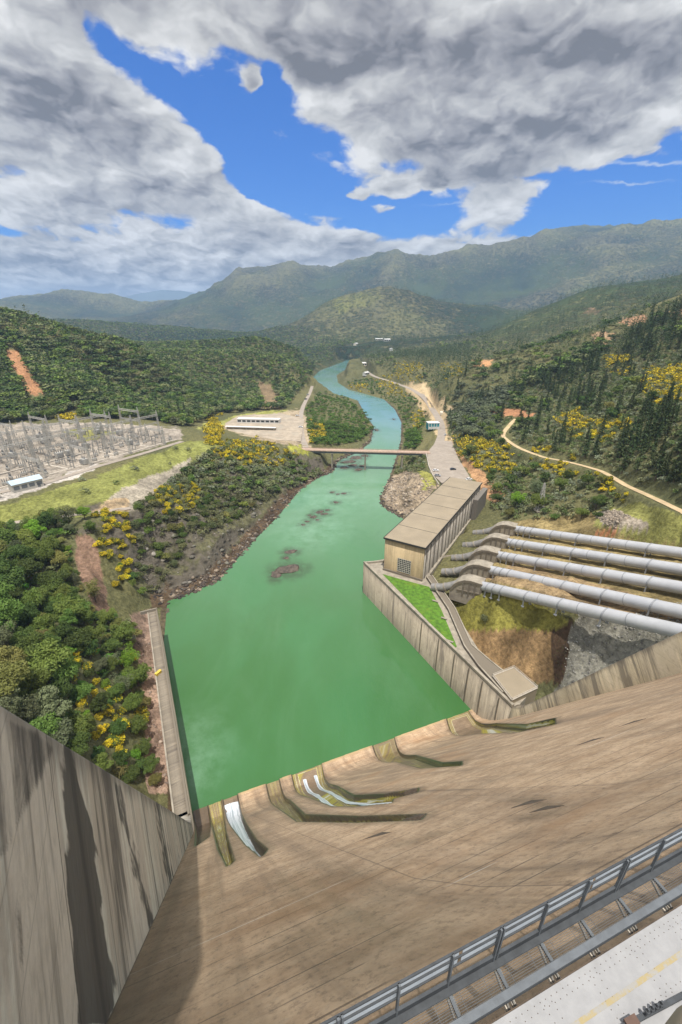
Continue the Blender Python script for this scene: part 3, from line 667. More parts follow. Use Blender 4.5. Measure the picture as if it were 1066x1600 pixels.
nb.put(b.inputs['Normal'], nb.bump(nb.math('ADD', n4_, n3_), .45, .10))
V = np.stack([fx.ravel(), fy.ravel(), fz.ravel()], 1)
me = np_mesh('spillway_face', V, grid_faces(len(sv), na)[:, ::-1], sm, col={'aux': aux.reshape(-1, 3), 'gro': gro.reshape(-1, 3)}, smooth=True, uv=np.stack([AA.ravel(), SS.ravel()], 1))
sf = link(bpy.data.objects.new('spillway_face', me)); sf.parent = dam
# water running down two of the outlet channels
wf = newmat('white_running_water'); nb, b = principled(wf); uv = nb.coord('UV')
nn = nb.noise(nb.mapping(uv, sc=(2.6, .07, 1)), 1., 6, .65, .3)
nb.put(b.inputs['Base Color'], nb.mix(nb.step(nn, .36, .6), c3(.30, .36, .40), c3(.78, .81, .86))); b.inputs['Roughness'].default_value = .35
nb.put(b.inputs['Normal'], nb.bump(nn, .5, .2))
def ribbon(path, wid, name, dep):
    P = [face_hit(*p) for p in path]; P = [p for p in P if p[0] is not None]
    t = np.linspace(0, len(P)-1, 60); a_ = np.interp(t, range(len(P)), [p[0] for p in P]); s_ = np.interp(t, range(len(P)), [p[1] for p in P]); w_ = np.interp(t, np.linspace(0, len(P)-1, len(wid)), wid)
    da, ds = np.gradient(a_), np.gradient(s_); L = np.hypot(da, ds); pa, ps = -ds/L, da/L
    V = []; U = []
    cr = [-1, -.6, -.2, .2, .6, 1]
    for i in range(60):
        for k in cr:
            wob = 1+.25*math.sin(i*.9+k*3)*random.random()
            aa, ss = a_[i]+pa[i]*w_[i]*k*.5*wob, max(0, s_[i]+ps[i]*w_[i]*k*.5*wob); x, y, z = face_pt(aa, ss); off = -min(dep, max(0, (z-.35)/.81))+.30-.2*k*k
            V.append((x+FL[0]*nx_*off, y+FL[1]*nx_*off, z+nz_*off)); U.append((k*w_[i]*.5, i*.5))
    me = np_mesh(name, V, grid_faces(60, 6), wf, smooth=True, uv=np.array(U)); return link(bpy.data.objects.new(name, me))
for path, wid, dep, lab in [([(361,1252),(366,1275),(378,1300),(394,1318),(410,1331)], [4.6,4.2,3.2,2.2,1.4], 1.6, 'broad white chute of water in the outlet channel beside the algae streak'),
                            ([(475,1214),(492,1235),(515,1250),(548,1254),(580,1252),(610,1249)], [1.2,1.2,1.,.9,.8,.6], 1.3, 'thin white trickle bending along the lower edge of the middle outlet channel'),
                            ([(492,1208),(512,1230),(540,1243),(575,1245),(610,1241),(648,1234)], [1.2,1.,.9,.9,.8,.6], 1.3, 'thin white trickle bending along the upper edge of the middle outlet channel')]:
    o = ribbon(path, wid, 'water_chute', dep); tag(o, lab, 'water chute', 'water running down the outlet channels')
# dark outlet mouths
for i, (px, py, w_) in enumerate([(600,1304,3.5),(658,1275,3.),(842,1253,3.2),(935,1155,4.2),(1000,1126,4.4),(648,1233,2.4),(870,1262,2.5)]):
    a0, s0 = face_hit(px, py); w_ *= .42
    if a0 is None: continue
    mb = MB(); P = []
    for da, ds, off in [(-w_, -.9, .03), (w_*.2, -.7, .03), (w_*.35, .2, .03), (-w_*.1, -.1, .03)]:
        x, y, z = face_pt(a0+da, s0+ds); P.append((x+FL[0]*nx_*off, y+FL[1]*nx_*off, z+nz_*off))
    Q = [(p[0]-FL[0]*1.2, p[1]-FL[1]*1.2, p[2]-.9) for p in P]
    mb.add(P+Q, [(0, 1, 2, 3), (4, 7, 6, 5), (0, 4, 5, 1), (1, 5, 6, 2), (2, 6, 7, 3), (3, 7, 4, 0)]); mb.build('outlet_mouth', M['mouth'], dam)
# ------------------------------------------------------------------ training walls
def uvwall(name, mat, base, top, thick_dir, thick, parent, shear=0., rows=2, stain=None):
    """wall between a base line and a top line (lists of points); its inner face gets a metric UV"""
    n = len(base); B = np.array(base, float); T = np.array(top, float); K = np.array([thick_dir[0]*thick, thick_dir[1]*thick, 0])
    G = [B+(T-B)*f for f in np.linspace(0, 1, rows)]; V = np.concatenate(G+[T+K, B+K]); F = []; m_ = rows
    for r in range(rows+1):
        for i in range(n-1): F.append((r*n+i, r*n+i+1, (r+1)*n+i+1, (r+1)*n+i))
    u = np.concatenate([[0], np.cumsum(np.hypot(*(T[1:, :2]-T[:-1, :2]).T))])
    U = np.concatenate([np.stack([u, g_[:, 2]], 1) for g_ in G]+[np.stack([u+.3, T[:, 2]+thick], 1), np.stack([u, B[:, 2]], 1)])
    for i0 in (0, n-1):
        for r in range(rows-1): F.append((r*n+i0, (r+1)*n+i0, m_*n+i0, (m_+1)*n+i0))
    F = [f for f in F]
    U[:, 0] += shear*U[:, 1]
    ed = np.zeros((len(V), 3), np.float32)
    for r in range(rows): ed[r*n:(r+1)*n, 0] = r/(rows-1)
    ed[rows*n:(rows+1)*n, 0] = 1
    if stain is not None: ed[:, 1] = stain(V)
    me = np_mesh(name, V, F, mat, uv=U, col={'edge': ed}); o = link(bpy.data.objects.new(name, me)); o.parent = parent; return o
lw = thing('training_wall', 'grey streaked concrete training wall on the left side of the spillway', 'wall', (C_L[0], C_L[1], 0))
lw.location = (0, 0, 0)
WST = [([(96,1160),(106,1160),(150,1330),(174,1500),(182,1570),(168,1600),(122,1600),(116,1500),(106,1350)], 1.), ([(180,1222),(190,1225),(215,1330),(242,1430),(252,1475),(236,1475),(205,1360)], .75), ([(240,1250),(248,1252),(262,1330),(277,1392),(266,1404),(250,1335)], .7),
       ([(-60,1080),(60,1140),(92,1170),(60,1230),(20,1330),(-60,1420)], .5), ([(150,1205),(158,1210),(176,1300),(170,1310)], .6), ([(270,1265),(276,1270),(284,1350),(276,1350)], .6), ([(20,1400),(30,1330),(60,1400),(40,1560),(25,1500)], .45)]
def wall_stain(V):
    uu_, vv_ = view_px(V[:, 0], V[:, 1], V[:, 2]); o_ = np.zeros(len(V))
    for poly, k_ in WST: o_ = np.maximum(o_, k_*sstep(12, -12, sdpoly(uu_+fbm(V[:, 1]/.8, V[:, 2]/2.5, 4)*9, vv_, poly)))
    return o_*(V[:, 1] > .5)
ss = np.concatenate([np.linspace(-1.5, 50, 60), np.linspace(50, 90, 240)[1:], np.linspace(90, 101, 12)[1:]]); zt = 20+1.57*np.maximum(ss, 0)*1.0
zt = np.where(ss < 4, 20+.5*np.maximum(ss, 0), 20+1.62*(ss-2.7)); zt = np.minimum(zt, 156)
bs = [(C_L[0]-FL[0]*s, C_L[1]-FL[1]*s, min(float(face_z(s+17))-2.5, 130)) for s in ss]; tp = [(C_L[0]-FL[0]*s, C_L[1]-FL[1]*s, z) for s, z in zip(ss, zt)]
uvwall('wall_face', M['conc_grey'], bs, tp, -RT, 4, lw, .8, 130, wall_stain)
# one long block of the wall stands a little proud, as its joint shows
rw = thing('training_wall', 'tan streaked concrete training wall between the spillway and the penstocks', 'wall')
ss = np.linspace(0, 92, 60); zt = np.where(ss < 3, 20+.55*ss*1.5, 20+1.68*(ss-1.5)); zt = np.minimum(zt, 150)
bs = [(C_R[0]-FL[0]*s-RT[0]*.5, C_R[1]-FL[1]*s-RT[1]*.5, float(face_z(s+18.3))-2.5) for s in ss]; tp = [(C_R[0]-FL[0]*s, C_R[1]-FL[1]*s, z) for s, z in zip(ss, zt)]
uvwall('wall_face', M['conc_tan'], bs, tp, RT, 3, rw, .75)
# ------------------------------------------------------------------ wall along the left of the pool
pw = thing('pool_wall', 'long low concrete wall with a walkway along the left of the green pool', 'wall')
e = WALL_E; c0 = np.array(C_L); dd = (e-c0)/np.hypot(*(e-c0)); nrm = np.array([dd[1], -dd[0]])
L_ = float(np.hypot(*(e-c0))); n = 24
uvwall('wall_face', M['conc'], [(*(c0+dd*t), -5) for t in np.linspace(-9, L_, n)], [(*(c0+dd*t), 20) for t in np.linspace(-9, L_, n)], -nrm, 4.2, pw)
mb = MB(); p, q = c0-nrm*.35, e-nrm*.35; mb.beam((p[0], p[1], 20.45), (q[0], q[1], 20.45), .6, .9); mb.build('parapet', M['conc'], pw)
mb = MB(); p, q = c0-nrm*4.3, e-nrm*4.3; mb.beam((p[0], p[1], 20.1), (q[0], q[1], 20.1), .5, .5); mb.build('kerb', M['slab'], pw)
mb = MB(); mb.prism([tuple(c0+dd*1.5-nrm*.2), tuple(c0-dd*9-nrm*.2), tuple(c0-dd*9-nrm*7), tuple(c0+dd*1.5-nrm*7)], 8, 19.95); mb.build('corner_block', M['conc'], pw)
mb = MB(); p = e+dd*.3; q = e-nrm*7.5+dd*.3; mb.beam((p[0], p[1], 20.6), (q[0], q[1], 20.6), .5, 1.6); mb.build('end_parapet', M['conc_grey'], pw)
pth = c0+dd*62-nrm*3.3
bx = thing('hoist_box', 'small yellow metal box standing on the walkway along the pool', 'box', (pth[0], pth[1], 20))
mb = MB(); mb.box((0, 0, .55), (1., 2.6, 1.1), rz=-R(26)); mb.build('casing', M['yellowp'], bx, bevel=.05)
mb = MB(); mb.box((0, 0, 1.17), (1.15, 2.75, .12), rz=-R(26)); mb.build('lid', M['yellowp'], bx)
# ------------------------------------------------------------------ tailrace wall and its platform
tw = thing('tailrace_wall', 'high brown stained concrete wall holding the lawn above the pool', 'wall')
P0, P1 = np.array(TW0), np.array(C_R); d_ = (P1-P0)/np.hypot(*(P1-P0)); n_ = np.array([-d_[1], d_[0]])     # n_ points inland
if n_@(PH_C-P0) < 0: n_ = -n_
L_ = float(np.hypot(*(P1-P0))); n = 30
uvwall('wall_face', M['conc'], [(*(P0+d_*t), -5) for t in np.linspace(0, L_+3, n)], [(*(P0+d_*t), 20) for t in np.linspace(0, L_+3, n)], n_, 1.2, tw)
Pb = np.array(PHp(12, -PH_W-.0)); rb = (Pb-P0)/np.hypot(*(Pb-P0)); rn = np.array([rb[1], -rb[0]])
uvwall('return_face', M['conc'], [(*(P0+rb*t), -5) for t in np.linspace(0, 60, 8)], [(*(P0+rb*t), 20) for t in np.linspace(0, 60, 8)], rn, 1.1, tw)
mb = MB(); a1, b1 = P0+n_*.5, P1+n_*.5; mb.beam((a1[0], a1[1], 20.55), (b1[0], b1[1], 20.55), 1.15, 1.1)
a2, b2 = P0+rn*.5+rb*.7, P0+rb*24+rn*.5; mb.beam((a2[0], a2[1], 20.5), (b2[0], b2[1], 20.5), .9, 1.); mb.build('parapet', M['slab'], tw)
mb = MB()
for t in L_-np.array([6, 15, 23, 32, 43, 56]):
    p = P0+d_*t-n_*.12; mb.box((p[0], p[1], 8.4), (.28, .26, 21.5), rz=math.atan2(d_[1], d_[0]))
mb.build('wall_rib', M['conc'], tw)

core = [tuple(P0+n_*1.1+rb*.6), tuple(P1+n_*1.1+d_*1), tuple(GAL[4]), tuple(GAL[3]), tuple(GAL[2]), tuple(GAL[1]), tuple(GAL[0]), tuple(PHp(PH_L+2, 1)), tuple(PHp(PH_L+2, -PH_W-2)), tuple(PHp(14, -PH_W-3))]
mb = MB(); mb.prism(core, -5, 19.9); mb.build('platform', M['slab'], tw)
lawn_px = [(598,897),(630,906),(671,917),(690,953),(714,1010),(711,1013),(690,992),(660,961)]
gm = simple('mown_lawn', (.075, .165, .014), 1, 0, .35, .5, .4, dirt=(.14, .21, .02))
mb = MB(); mb.prism([W(*p, 20) for p in lawn_px], 19.8, 20.02); tag(mb.build('lawn', gm), 'bright green lawn in front of the powerhouse', kind='structure')
# walkway wall on the inland side of the lawn
ww = thing('walkway_wall', 'raised concrete walkway wall along the inland side of the lawn', 'wall')
cl = [np.array(W(*p, 21.5)) for p in [(671,899),(706,950),(732,1008),(757,1035),(800,1075)]]
for w0, w1, z0, z1, nm, mt in ((-1.7, 1.7, 15, 21.2, 'wall_body', M['conc']), (-1.9, -1.35, 21.2, 21.6, 'kerb', M['slab']), (1.35, 1.9, 21.2, 21.6, 'kerb', M['slab'])):
    L1, L2 = [], []
    for i, p in enumerate(cl):
        t = cl[min(i+1, 4)]-cl[max(i-1, 0)]; t = t/np.hypot(*t); q = np.array([t[1], -t[0]]); k = 1+.8*max(0, i-2)
        if nm == 'wall_body': L1.append(tuple(p+q*w0*k)); L2.append(tuple(p+q*w1*k))
        else: s_ = np.sign(w0); L1.append(tuple(p+q*(s_*1.7*k-.27))); L2.append(tuple(p+q*(s_*1.7*k+.27)))
    mb = MB()
    for i in range(4): mb.prism([L1[i], L1[i+1], L2[i+1], L2[i]], z0, z1)
    mb.build(nm, mt, ww)
bl = [np.array(W(*p, 20)) for p in [(680,940),(694,967),(703,1003)]]
for i, p in enumerate(bl):
    b_ = thing('bench', 'small pale concrete bench at the lawn edge, ' + ['nearest the powerhouse', 'in the middle of three', 'at the pointed end of the lawn'][i], 'bench', (p[0], p[1], 20), R(-30), 'benches on the lawn')
    mb = MB(); mb.box((0, 0, .5), (3, .9, .14)); mb.build('seat', M['slab'], b_)
    for sx in (-1.1, 1.1): mb = MB(); mb.box((sx, 0, .215), (.3, .7, .43)); mb.build('leg', M['slab'], b_)
# slab with a pale railing at the corner of the walls
dk = thing('valve_deck', 'square grey concrete deck edged with a white railing at the wall corner', 'deck')
dq = [W(770,1056,22), W(803,1043,22), W(840,1075,22), W(800,1094,22)]
mb = MB(); mb.prism(dq, 12, 22); mb.build('deck_slab', M['roof'], dk)
mb = MB()
for i in range(4):
    a_, b_ = np.array(dq[i]), np.array(dq[(i+1) % 4])
    for z in (22.55, 23.1): mb.beam((*a_, z), (*b_, z), .10)
    for t in np.linspace(0, 1, 6): p = a_+(b_-a_)*t; mb.box((p[0], p[1], 22.55), (.12, .12, 1.1))
mb.build('railing', M['foot'], dk)
mb = MB(); 
for i in range(4): a_, b_ = np.array(dq[i]), np.array(dq[(i+1) % 4]); mb.beam((*a_, 22.12), (*b_, 22.12), .45, .24)
mb.build('kerb', M['foot'], dk)
# ------------------------------------------------------------------ powerhouse
ph = thing('powerhouse', 'long flat roofed concrete powerhouse with a big gridded window in its ochre end wall', 'building')
Z0, Z1 = 19.5, 40.0
def uvbox_face(p, q, z0, z1, mat, name, parent, out, th=.5):
    p = np.array(p); q = np.array(q); n = max(2, int(np.hypot(*(q-p))/6)); t = np.linspace(0, 1, n)
    return uvwall(name, mat, [(*(p+(q-p)*k), z0) for k in t], [(*(p+(q-p)*k), z1) for k in t], -np.array(out), th, parent)
fr0, fr1 = PHp(0, -PH_W), PHp(0, 0)
uvbox_face(fr0, fr1, Z0, Z1, M['ochre'], 'end_wall', ph, -PH_DIR)
M['ph_side'] = concrete_wall('powerhouse_side_concrete', (.40, .36, .31), (.10, .085, .075), 1.1, .22, 6.8, light=(.50, .46, .40), bias=.03)
uvbox_face(PHp(.5, 0), PHp(PH_L, 0), Z0, Z1, M['ph_side'], 'side_wall', ph, PH_N)
mb = MB(); mb.prism([tuple(PHp(.5, -PH_W)), tuple(PHp(.5, -.5)), tuple(PHp(PH_L, -.5)), tuple(PHp(PH_L, -PH_W))], -4, Z1-.3); mb.build('core_wall', M['ph_side'], ph)
mb = MB(); mb.prism([tuple(PHp(-.5, -PH_W-.5)), tuple(PHp(-.5, .5)), tuple(PHp(PH_L+.5, .5)), tuple(PHp(PH_L+.5, -PH_W-.5))], Z1, Z1+.55); rf = mb.build('roof', M['roof'], ph)
mb = MB()
for (a0, c0_), (a1_, c1_) in [((-.62, -PH_W-.62), (-.62, .62)), ((-.62, .62), (PH_L+.62, .62)), ((-.62, -PH_W-.62), (PH_L+.62, -PH_W-.62))]:
    p, q = PHp(a0, c0_), PHp(a1_, c1_); mb.beam((*p, Z1+.28), (*q, Z1+.28), .3, .95)
o = mb.build('fascia', M['dark'], ph)
mb = MB()
for t in (19, 39, 58, 77, 96):
    p, q = PHp(t, -PH_W), PHp(t, 0); mb.beam((*p, Z1+.57), (*q, Z1+.57), .28, .10)
mb.build('roof_seam', M['dark'], rf)
mb = MB()
for t in np.arange(3.4, PH_L, 6.8):
    p = PHp(t, .16); mb.box((p[0], p[1], (Z0+Z1)/2-1), (.9, .34, Z1-Z0-2), rz=math.atan2(PH_DIR[1], PH_DIR[0]))
mb.build('pilaster', M['ph_side'], ph)
mb = MB(); 
wc = PHp(-.12, -PH_W*.47); ex = PH_N; ang = math.atan2(ex[1], ex[0])
mb.box((wc[0], wc[1], 26.2), (7.6, .2, 8.0), rz=ang); wn = mb.build('window', M['glassd'], ph)
mb = MB()
for k in range(8): p = wc+ex*(-3.8+k*7.6/7)-PH_DIR*.2; mb.box((p[0], p[1], 26.2), (.30, .22, 8.2), rz=ang)
for k in range(8): p = wc-PH_DIR*.34; mb.box((p[0], p[1], 22.2+k*8/7), (7.9, .16, .26), rz=ang)
mb.build('window_grid', M['winframe'], wn)
p = PHp(-.35, -PH_W/2); mb = MB(); mb.box((p[0], p[1], 20.4), (PH_W+.6, .8, 1.4), rz=ang); mb.build('plinth', M['conc'], ph)
# lower blocks at the far end
mb = MB(); mb.prism([tuple(PHp(PH_L+1, -PH_W+4)), tuple(PHp(PH_L+1, -3)), tuple(PHp(PH_L+16, -3)), tuple(PHp(PH_L+16, -PH_W+4))], 17, 28); an = mb.build('annex', M['conc'], ph)
mb = MB(); mb.prism([tuple(PHp(PH_L+.9, -PH_W+3.6)), tuple(PHp(PH_L+.9, -2.6)), tuple(PHp(PH_L+16.4, -2.6)), tuple(PHp(PH_L+16.4, -PH_W+3.6))], 28.02, 28.6); mb.build('annex_roof', M['slab'], an)
mb = MB(); mb.prism([tuple(PHp(PH_L-22, .6)), tuple(PHp(PH_L-22, 4)), tuple(PHp(PH_L+6, 4)), tuple(PHp(PH_L+6, .6))], 17, 35); mb.build('stair_tower', M['ph_side'], ph)
# ------------------------------------------------------------------ penstocks
names_p = ['nearest the grassy rock outcrop and ending at the tan wall', 'second from the grassy rock outcrop', 'middle one of the five', 'fourth from the grassy rock outcrop', 'nearest the brushy hillside, farthest from the rock outcrop']
def ring_mesh(drop):
    mb = MB(); n = 22; vs = []; fs = []
    for x in (-.28, .28):
        for r_ in (2.15, 2.62):
            for k in range(n): a_ = k*2*math.pi/n; vs.append((x, r_*math.cos(a_), r_*math.sin(a_)))
    for k in range(n):
        k2 = (k+1) % n; A_, B_, C_, D_ = 0, n, 2*n, 3*n
        fs += [(B_+k, B_+k2, D_+k2, D_+k), (A_+k, C_+k, C_+k2, A_+k2), (A_+k, A_+k2, B_+k2, B_+k), (C_+k, D_+k, D_+k2, C_+k2)]
    mb.add(vs, fs)
    for sy in (-2.2, 2.2):
        mb.box((0, sy, -drop/2), (.45, .4, drop)); mb.box((0, sy, -drop+.2), (1.1, .9, .4))
    me = mb.build('tmp', M['ring']); m_ = me.data; bpy.data.objects.remove(me); return m_
RM = ring_mesh(4.6)
for i, (a_, b_) in enumerate(zip(starts, ends)):
    p0, s_, sl = PLINE[i]; Lp = s_+(0 if i == 0 else 45)
    pos = lambda s, dz=0: (p0[0]+PD[0]*s, p0[1]+PD[1]*s, 30.5+sl*s+dz)
    T = thing('penstock', 'long silver steel penstock pipe, '+names_p[i], 'pipe', group='penstock pipes below the dam'); T.location = (0, 0, 0)
    mb = MB(); mb.tube([pos(-3), pos(Lp*.25), pos(Lp*.5), pos(Lp+(6 if i == 0 else 0))], 2.35, 28); mb.build('pipe', M['pipe'], T, smooth=True)
    for s in (34, 51, 68):
        if s < Lp-3: mb = MB(); mb.tube([pos(s-.12), pos(s+.12)], 2.42, 28); mb.build('weld_band', M['ring'], T)
    ps = [5.6, 9.6, 14.2, 27.5, 43, 60, 77, 94, 111, 128]
    for k, s in enumerate(ps):
        if s > Lp-2: continue
        o = link(bpy.data.objects.new('support_ring', RM)); o.parent = T; o.location = pos(s)
        o.rotation_euler = Matrix(((PD[0], -PD[1], 0), (PD[1], PD[0], 0), (0, 0, 1))).to_euler()
    # concrete anchor block that bends the pipe down to the powerhouse
    q = -PH_N; sd = PH_DIR
    prof = [(-1.5, -5.5), (-1.5, 2.9), (4.2, 3.1), (7.4, 2.5), (10.2, .8), (12.6, -1.8), (14, -5), (14, -11), (3, -11)]
    def bl_(w0, w1, pr):
        n = len(pr); vs = []
        for w_ in (w0, w1):
            for u_, z_ in pr: p = p0+q*u_+sd*w_+(-PD*.0); vs.append((p[0], p[1], 30.5+z_))
        return vs, [tuple(range(n)), tuple(range(2*n-1, n-1, -1))]+[(k, n+k, n+(k+1) % n, (k+1) % n) for k in range(n)]
    mb = MB(); mb.add(*bl_(-3.1, 3.1, prof)); ab = mb.build('anchor_block', M['slab'], T)
    for w0, w1 in ((-3.5, -3.15), (3.15, 3.5)):
        mb = MB()
        mb.add(*bl_(w0, w1, [(-1.5, 1.9), (-1.5, 2.92), (4.2, 3.12), (7.4, 2.52), (10.2, .82), (12.6, -1.78), (14, -4.9), (13.1, -5.2), (11.5, -2.5), (9.6, -.3), (7.1, 1.4), (4, 2.)]))
        for u_, zt_ in ((-1.1, 2.0), (1.8, 2.2), (4.6, 2.0), (7.4, 1.2)):
            mb.add(*bl_(w0, w1, [(u_-.35, -6), (u_-.35, zt_), (u_+.35, zt_), (u_+.35, -6)]))
        mb.add(*bl_(w0-.02, w1+.02, [(-1.5, -3.1), (-1.5, -2.5), (10.5, -3.6), (10.5, -4.2)]))
        mb.build('block_frame', M['conc'], ab)
    lp = [p0+q*u_ for u_ in (8, 13, 18, 24)]; zz = [30, 26.5, 23.5, 21.5]
    mb = MB(); mb.tube([(p[0], p[1], z) for p, z in zip(lp, zz)], 2.0, 16); mb.build('lower_pipe', M['oldpipe'], T, smooth=True)
    mb = MB()
    for k, u_ in enumerate((16.8, 21)):
        p = p0+q*u_; z = np.interp(u_, (8, 13, 18, 24), zz); p2 = p+q*.5; mb.tube([(p[0], p[1], z), (p2[0], p2[1], z-.35)], 2.25, 16)
    mb.build('pipe_collar', M['slab'], T)
# ------------------------------------------------------------------ roads
def strip(name, P, w, mat, label, dz=.28):
    pts = [np.array(p[:2]) for p in P]; out = []
    # smooth centre line
    t = np.arange(len(P)); tt = np.linspace(0, len(P)-1, len(P)*7)
    def cr(v):
        v = np.array(v, float); r = []
        for k in tt:
            i = min(int(k), len(v)-2); f = k-i; a, b_, c_, d_ = v[max(i-1, 0)], v[i], v[i+1], v[min(i+2, len(v)-1)]
            r.append(.5*((2*b_)+(-a+c_)*f+(2*a-5*b_+4*c_-d_)*f*f+(-a+3*b_-3*c_+d_)*f**3))
        return np.array(r)
    X, Y = cr([p[0] for p in P]), cr([p[1] for p in P]); dx, dy = np.gradient(X), np.gradient(Y); L = np.hypot(dx, dy); V = []
    ww_ = w*(1+.10*fbm(tt*3, tt*0+1.3, 3))
    cs = (-1, -.5, 0, .5, 1)
    for k in cs: V.append(np.stack([X-dy/L*ww_*.5*k, Y+dx/L*ww_*.5*k], 1))
    V = np.stack(V, 1); Zs = H(V[..., 0], V[..., 1]); Zs = np.maximum(Zs, Zs.mean(1, keepdims=True))+dz
    me = np_mesh(name, np.concatenate([V, Zs[..., None]], -1).reshape(-1, 3), grid_faces(len(tt), 5)[:, ::-1], mat, smooth=True)
    return tag(link(bpy.data.objects.new(name, me)), label, kind='structure')
strip('road', RD_MAIN, 10, M['asphalt'], 'service road from the powerhouse along the right bank')
strip('dirt_road', RD_SPUR, 7, M['dirt'], 'short dirt spur off the service road')
strip('dirt_track', RD_HILL, 4.2, M['dirt'], 'dirt track winding round the brushy hillside')
strip('road', RD_LEFT, 6.5, M['asphalt'], 'road from the bridge past the white building')
strip('road', RD_LOW, 4.5, M['asphalt'], 'narrow road below the grassy switchyard bank')
strip('road', RD_RIM, 5.5, M['asphalt'], 'road along the edge of the switchyard')
pk = [W(*p, 20) for p in [(667,708),(672,738),(690,755),(738,752),(716,716),(706,690),(684,688)]]
mb = MB(); mb.prism(pk, 19.6, 20.42); tag(mb.build('parking_yard', M['asphalt']), 'paved yard between the bridge and the powerhouse', kind='structure')
lt = [W(*p, 22) for p in [(355,676),(432,688),(470,690),(476,655),(440,646),(372,650),(352,662)]]
mb = MB(); mb.prism(lt, 21.4, 22.35); tag(mb.build('gravel_yard', simple('pale_gravel', (.36, .30, .23), 1, 0, .2, .15, .2, dirt=(.30, .27, .22))), 'bare yard round the white building', kind='structure')
kw = thing('yard_wall', 'thin pale curb wall round the paved yard beside the bridge', 'wall')
mb = MB(); Q = [W(*p, 21) for p in [(666,709),(670,728),(676,742),(686,757)]]
for i in range(3): mb.beam((*Q[i], 21.0), (*Q[i+1], 21.0), .5, 1.3)
mb.build('wall_body', M['foot'], kw)
# ------------------------------------------------------------------ bridge
br = thing('bridge', 'low rust pink girder bridge crossing the green river on tall piers', 'bridge')
b0, b1 = np.array(W(470,702,20.6)), np.array(W(672,707,20.6)); bd = (b1-b0)/np.hypot(*(b1-b0)); bn = np.array([-bd[1], bd[0]]); bl = float(np.hypot(*(b1-b0)))
mb = MB(); mb.beam((*b0, 20.5), (*b1, 20.5), 9, .6); mb.build('deck', M['rust'], br)
for s_ in (-3.4, 0, 3.4):
    mb = MB(); p, q = b0+bn*s_, b1+bn*s_; mb.beam((*p, 19.1), (*q, 19.1), .6, 2.2); mb.build('girder', M['dark'] if s_ == 0 else M['beam_grey'], br)
for s_ in (-4.3, 4.3):
    mb = MB(); p, q = b0+bn*s_, b1+bn*s_
    for z in (21.3, 21.8): mb.beam((*p, z), (*q, z), .16)
    for t in np.linspace(0, bl, 46): r_ = p+bd*t; mb.box((r_[0], r_[1], 21.3), (.16, .16, 1.1))
    mb.build('railing', M['rust'], br)
for px in (571, 519, 628):
    t = (W(px, 704, 20.5)[0]-b0[0])/bd[0]
    mb = MB()
    for s_ in (-3, 3): r_ = b0+bd*t+bn*s_; mb.box((r_[0], r_[1], 8.5), (1.7, 1.7, 19), taper=.85)
    r_ = b0+bd*t; mb.box((r_[0], r_[1], 17.5), (2., 8.4, 1.1), rz=math.atan2(bd[1], bd[0])); mb.build('pier', M['conc_grey'] if px == 571 else M['slab'], br)
for t in (1, bl-5): r_ = b0+bd*t; mb = MB(); mb.box((r_[0], r_[1], 15.5), (5, 9.6, 9.3), rz=math.atan2(bd[1], bd[0])); mb.build('abutment', M['slab'], br)
# ------------------------------------------------------------------ buildings and vehicles
def house(name, label, cat, px, py, z, L, D, h, ang, wall, roof, wins=0, winm=None, pitched=False, group=None, doors=0, gz=None):
    x, y = W(px, py, z); t = thing(name, label, cat, (x, y, gz if gz is not None else z), ang, group)
    mb = MB(); mb.box((0, 0, h/2-.5), (L, D, h+1)); mb.build('wall', wall, t)
    mb = MB()
    if pitched:
        e_ = .4; mb.add([(-L/2-e_, -D/2-e_, h), (L/2+e_, -D/2-e_, h), (L/2+e_, D/2+e_, h), (-L/2-e_, D/2+e_, h), (-L/2-e_, 0, h+D*.22), (L/2+e_, 0, h+D*.22)],
                        [(0, 1, 5, 4), (2, 3, 4, 5), (0, 4, 3), (1, 2, 5), (0, 3, 2, 1)])
    else: mb.box((0, 0, h+.22), (L+.8, D+.8, .42))
    mb.build('roof', roof, t)
    for k in range(wins):
        mb = MB(); xx = -L/2+L*(k+.5)/wins; mb.box((xx, -D/2-.02, h*.52), (L/wins*.74, .12, h*.46)); mb.build('window', winm or M['glassd'], t)
    for k in range(doors):
        mb = MB(); mb.box((L*(.35-.3*k), -D/2-.02, 1.2), (1.6, .12, 2.4)); mb.build('door', M['beam_grey'], t)
    return t
house('long_building', 'long low white building with a dark window band beside the bridge road', 'building', 405, 660, 22.3, 58, 10, 5.0, R(-5), M['white'], M['white'], 9, group=None)
x, y = W(392, 671, 22.3); t = thing('equipment_shed', 'long white roofed open shed in front of the white building', 'shed', (x, y, 22.3), R(-7))
mb = MB(); mb.box((0, 0, 3.2), (66, 5.5, .4)); mb.build('roof', M['white'], t)
for k in range(8): mb = MB(); mb.box((-31+k*8.8, -2.4, 1.4), (.3, .3, 3.3)); mb.build('post', M['lattice'], t)
mb = MB(); mb.box((0, 2.5, 1.5), (66, .3, 3.1)); mb.build('wall', M['cream'], t)
house('control_building', 'pale blue roofed building at the edge of the switchyard', 'building', 42, 762, 50.3, 17, 9, 5, R(52), M['lattice'], M['bluegrey'], 4, M['beam_grey'], True, doors=1)
t = house('pump_house', 'white and teal building on posts by the road along the right bank', 'building', 676, 669, 20.2, 15, 11, 7.5, R(4), M['teal'], M['white'], 0)
for k in range(5): mb = MB(); mb.box((-7+k*3.5, -6.2, 3.2), (.7, .7, 7.4)); mb.build('post', M['white'], t)
mb = MB(); mb.box((0, -5.9, 1.5), (14.5, .5, 3.0)); mb.build('panel', M['white'], t)
x, y = W(690, 648, 20.3); t = thing('parked_trailer', 'cream box trailer parked on the road behind the teal and white building', 'trailer', (x, y, 20.3), R(-10))
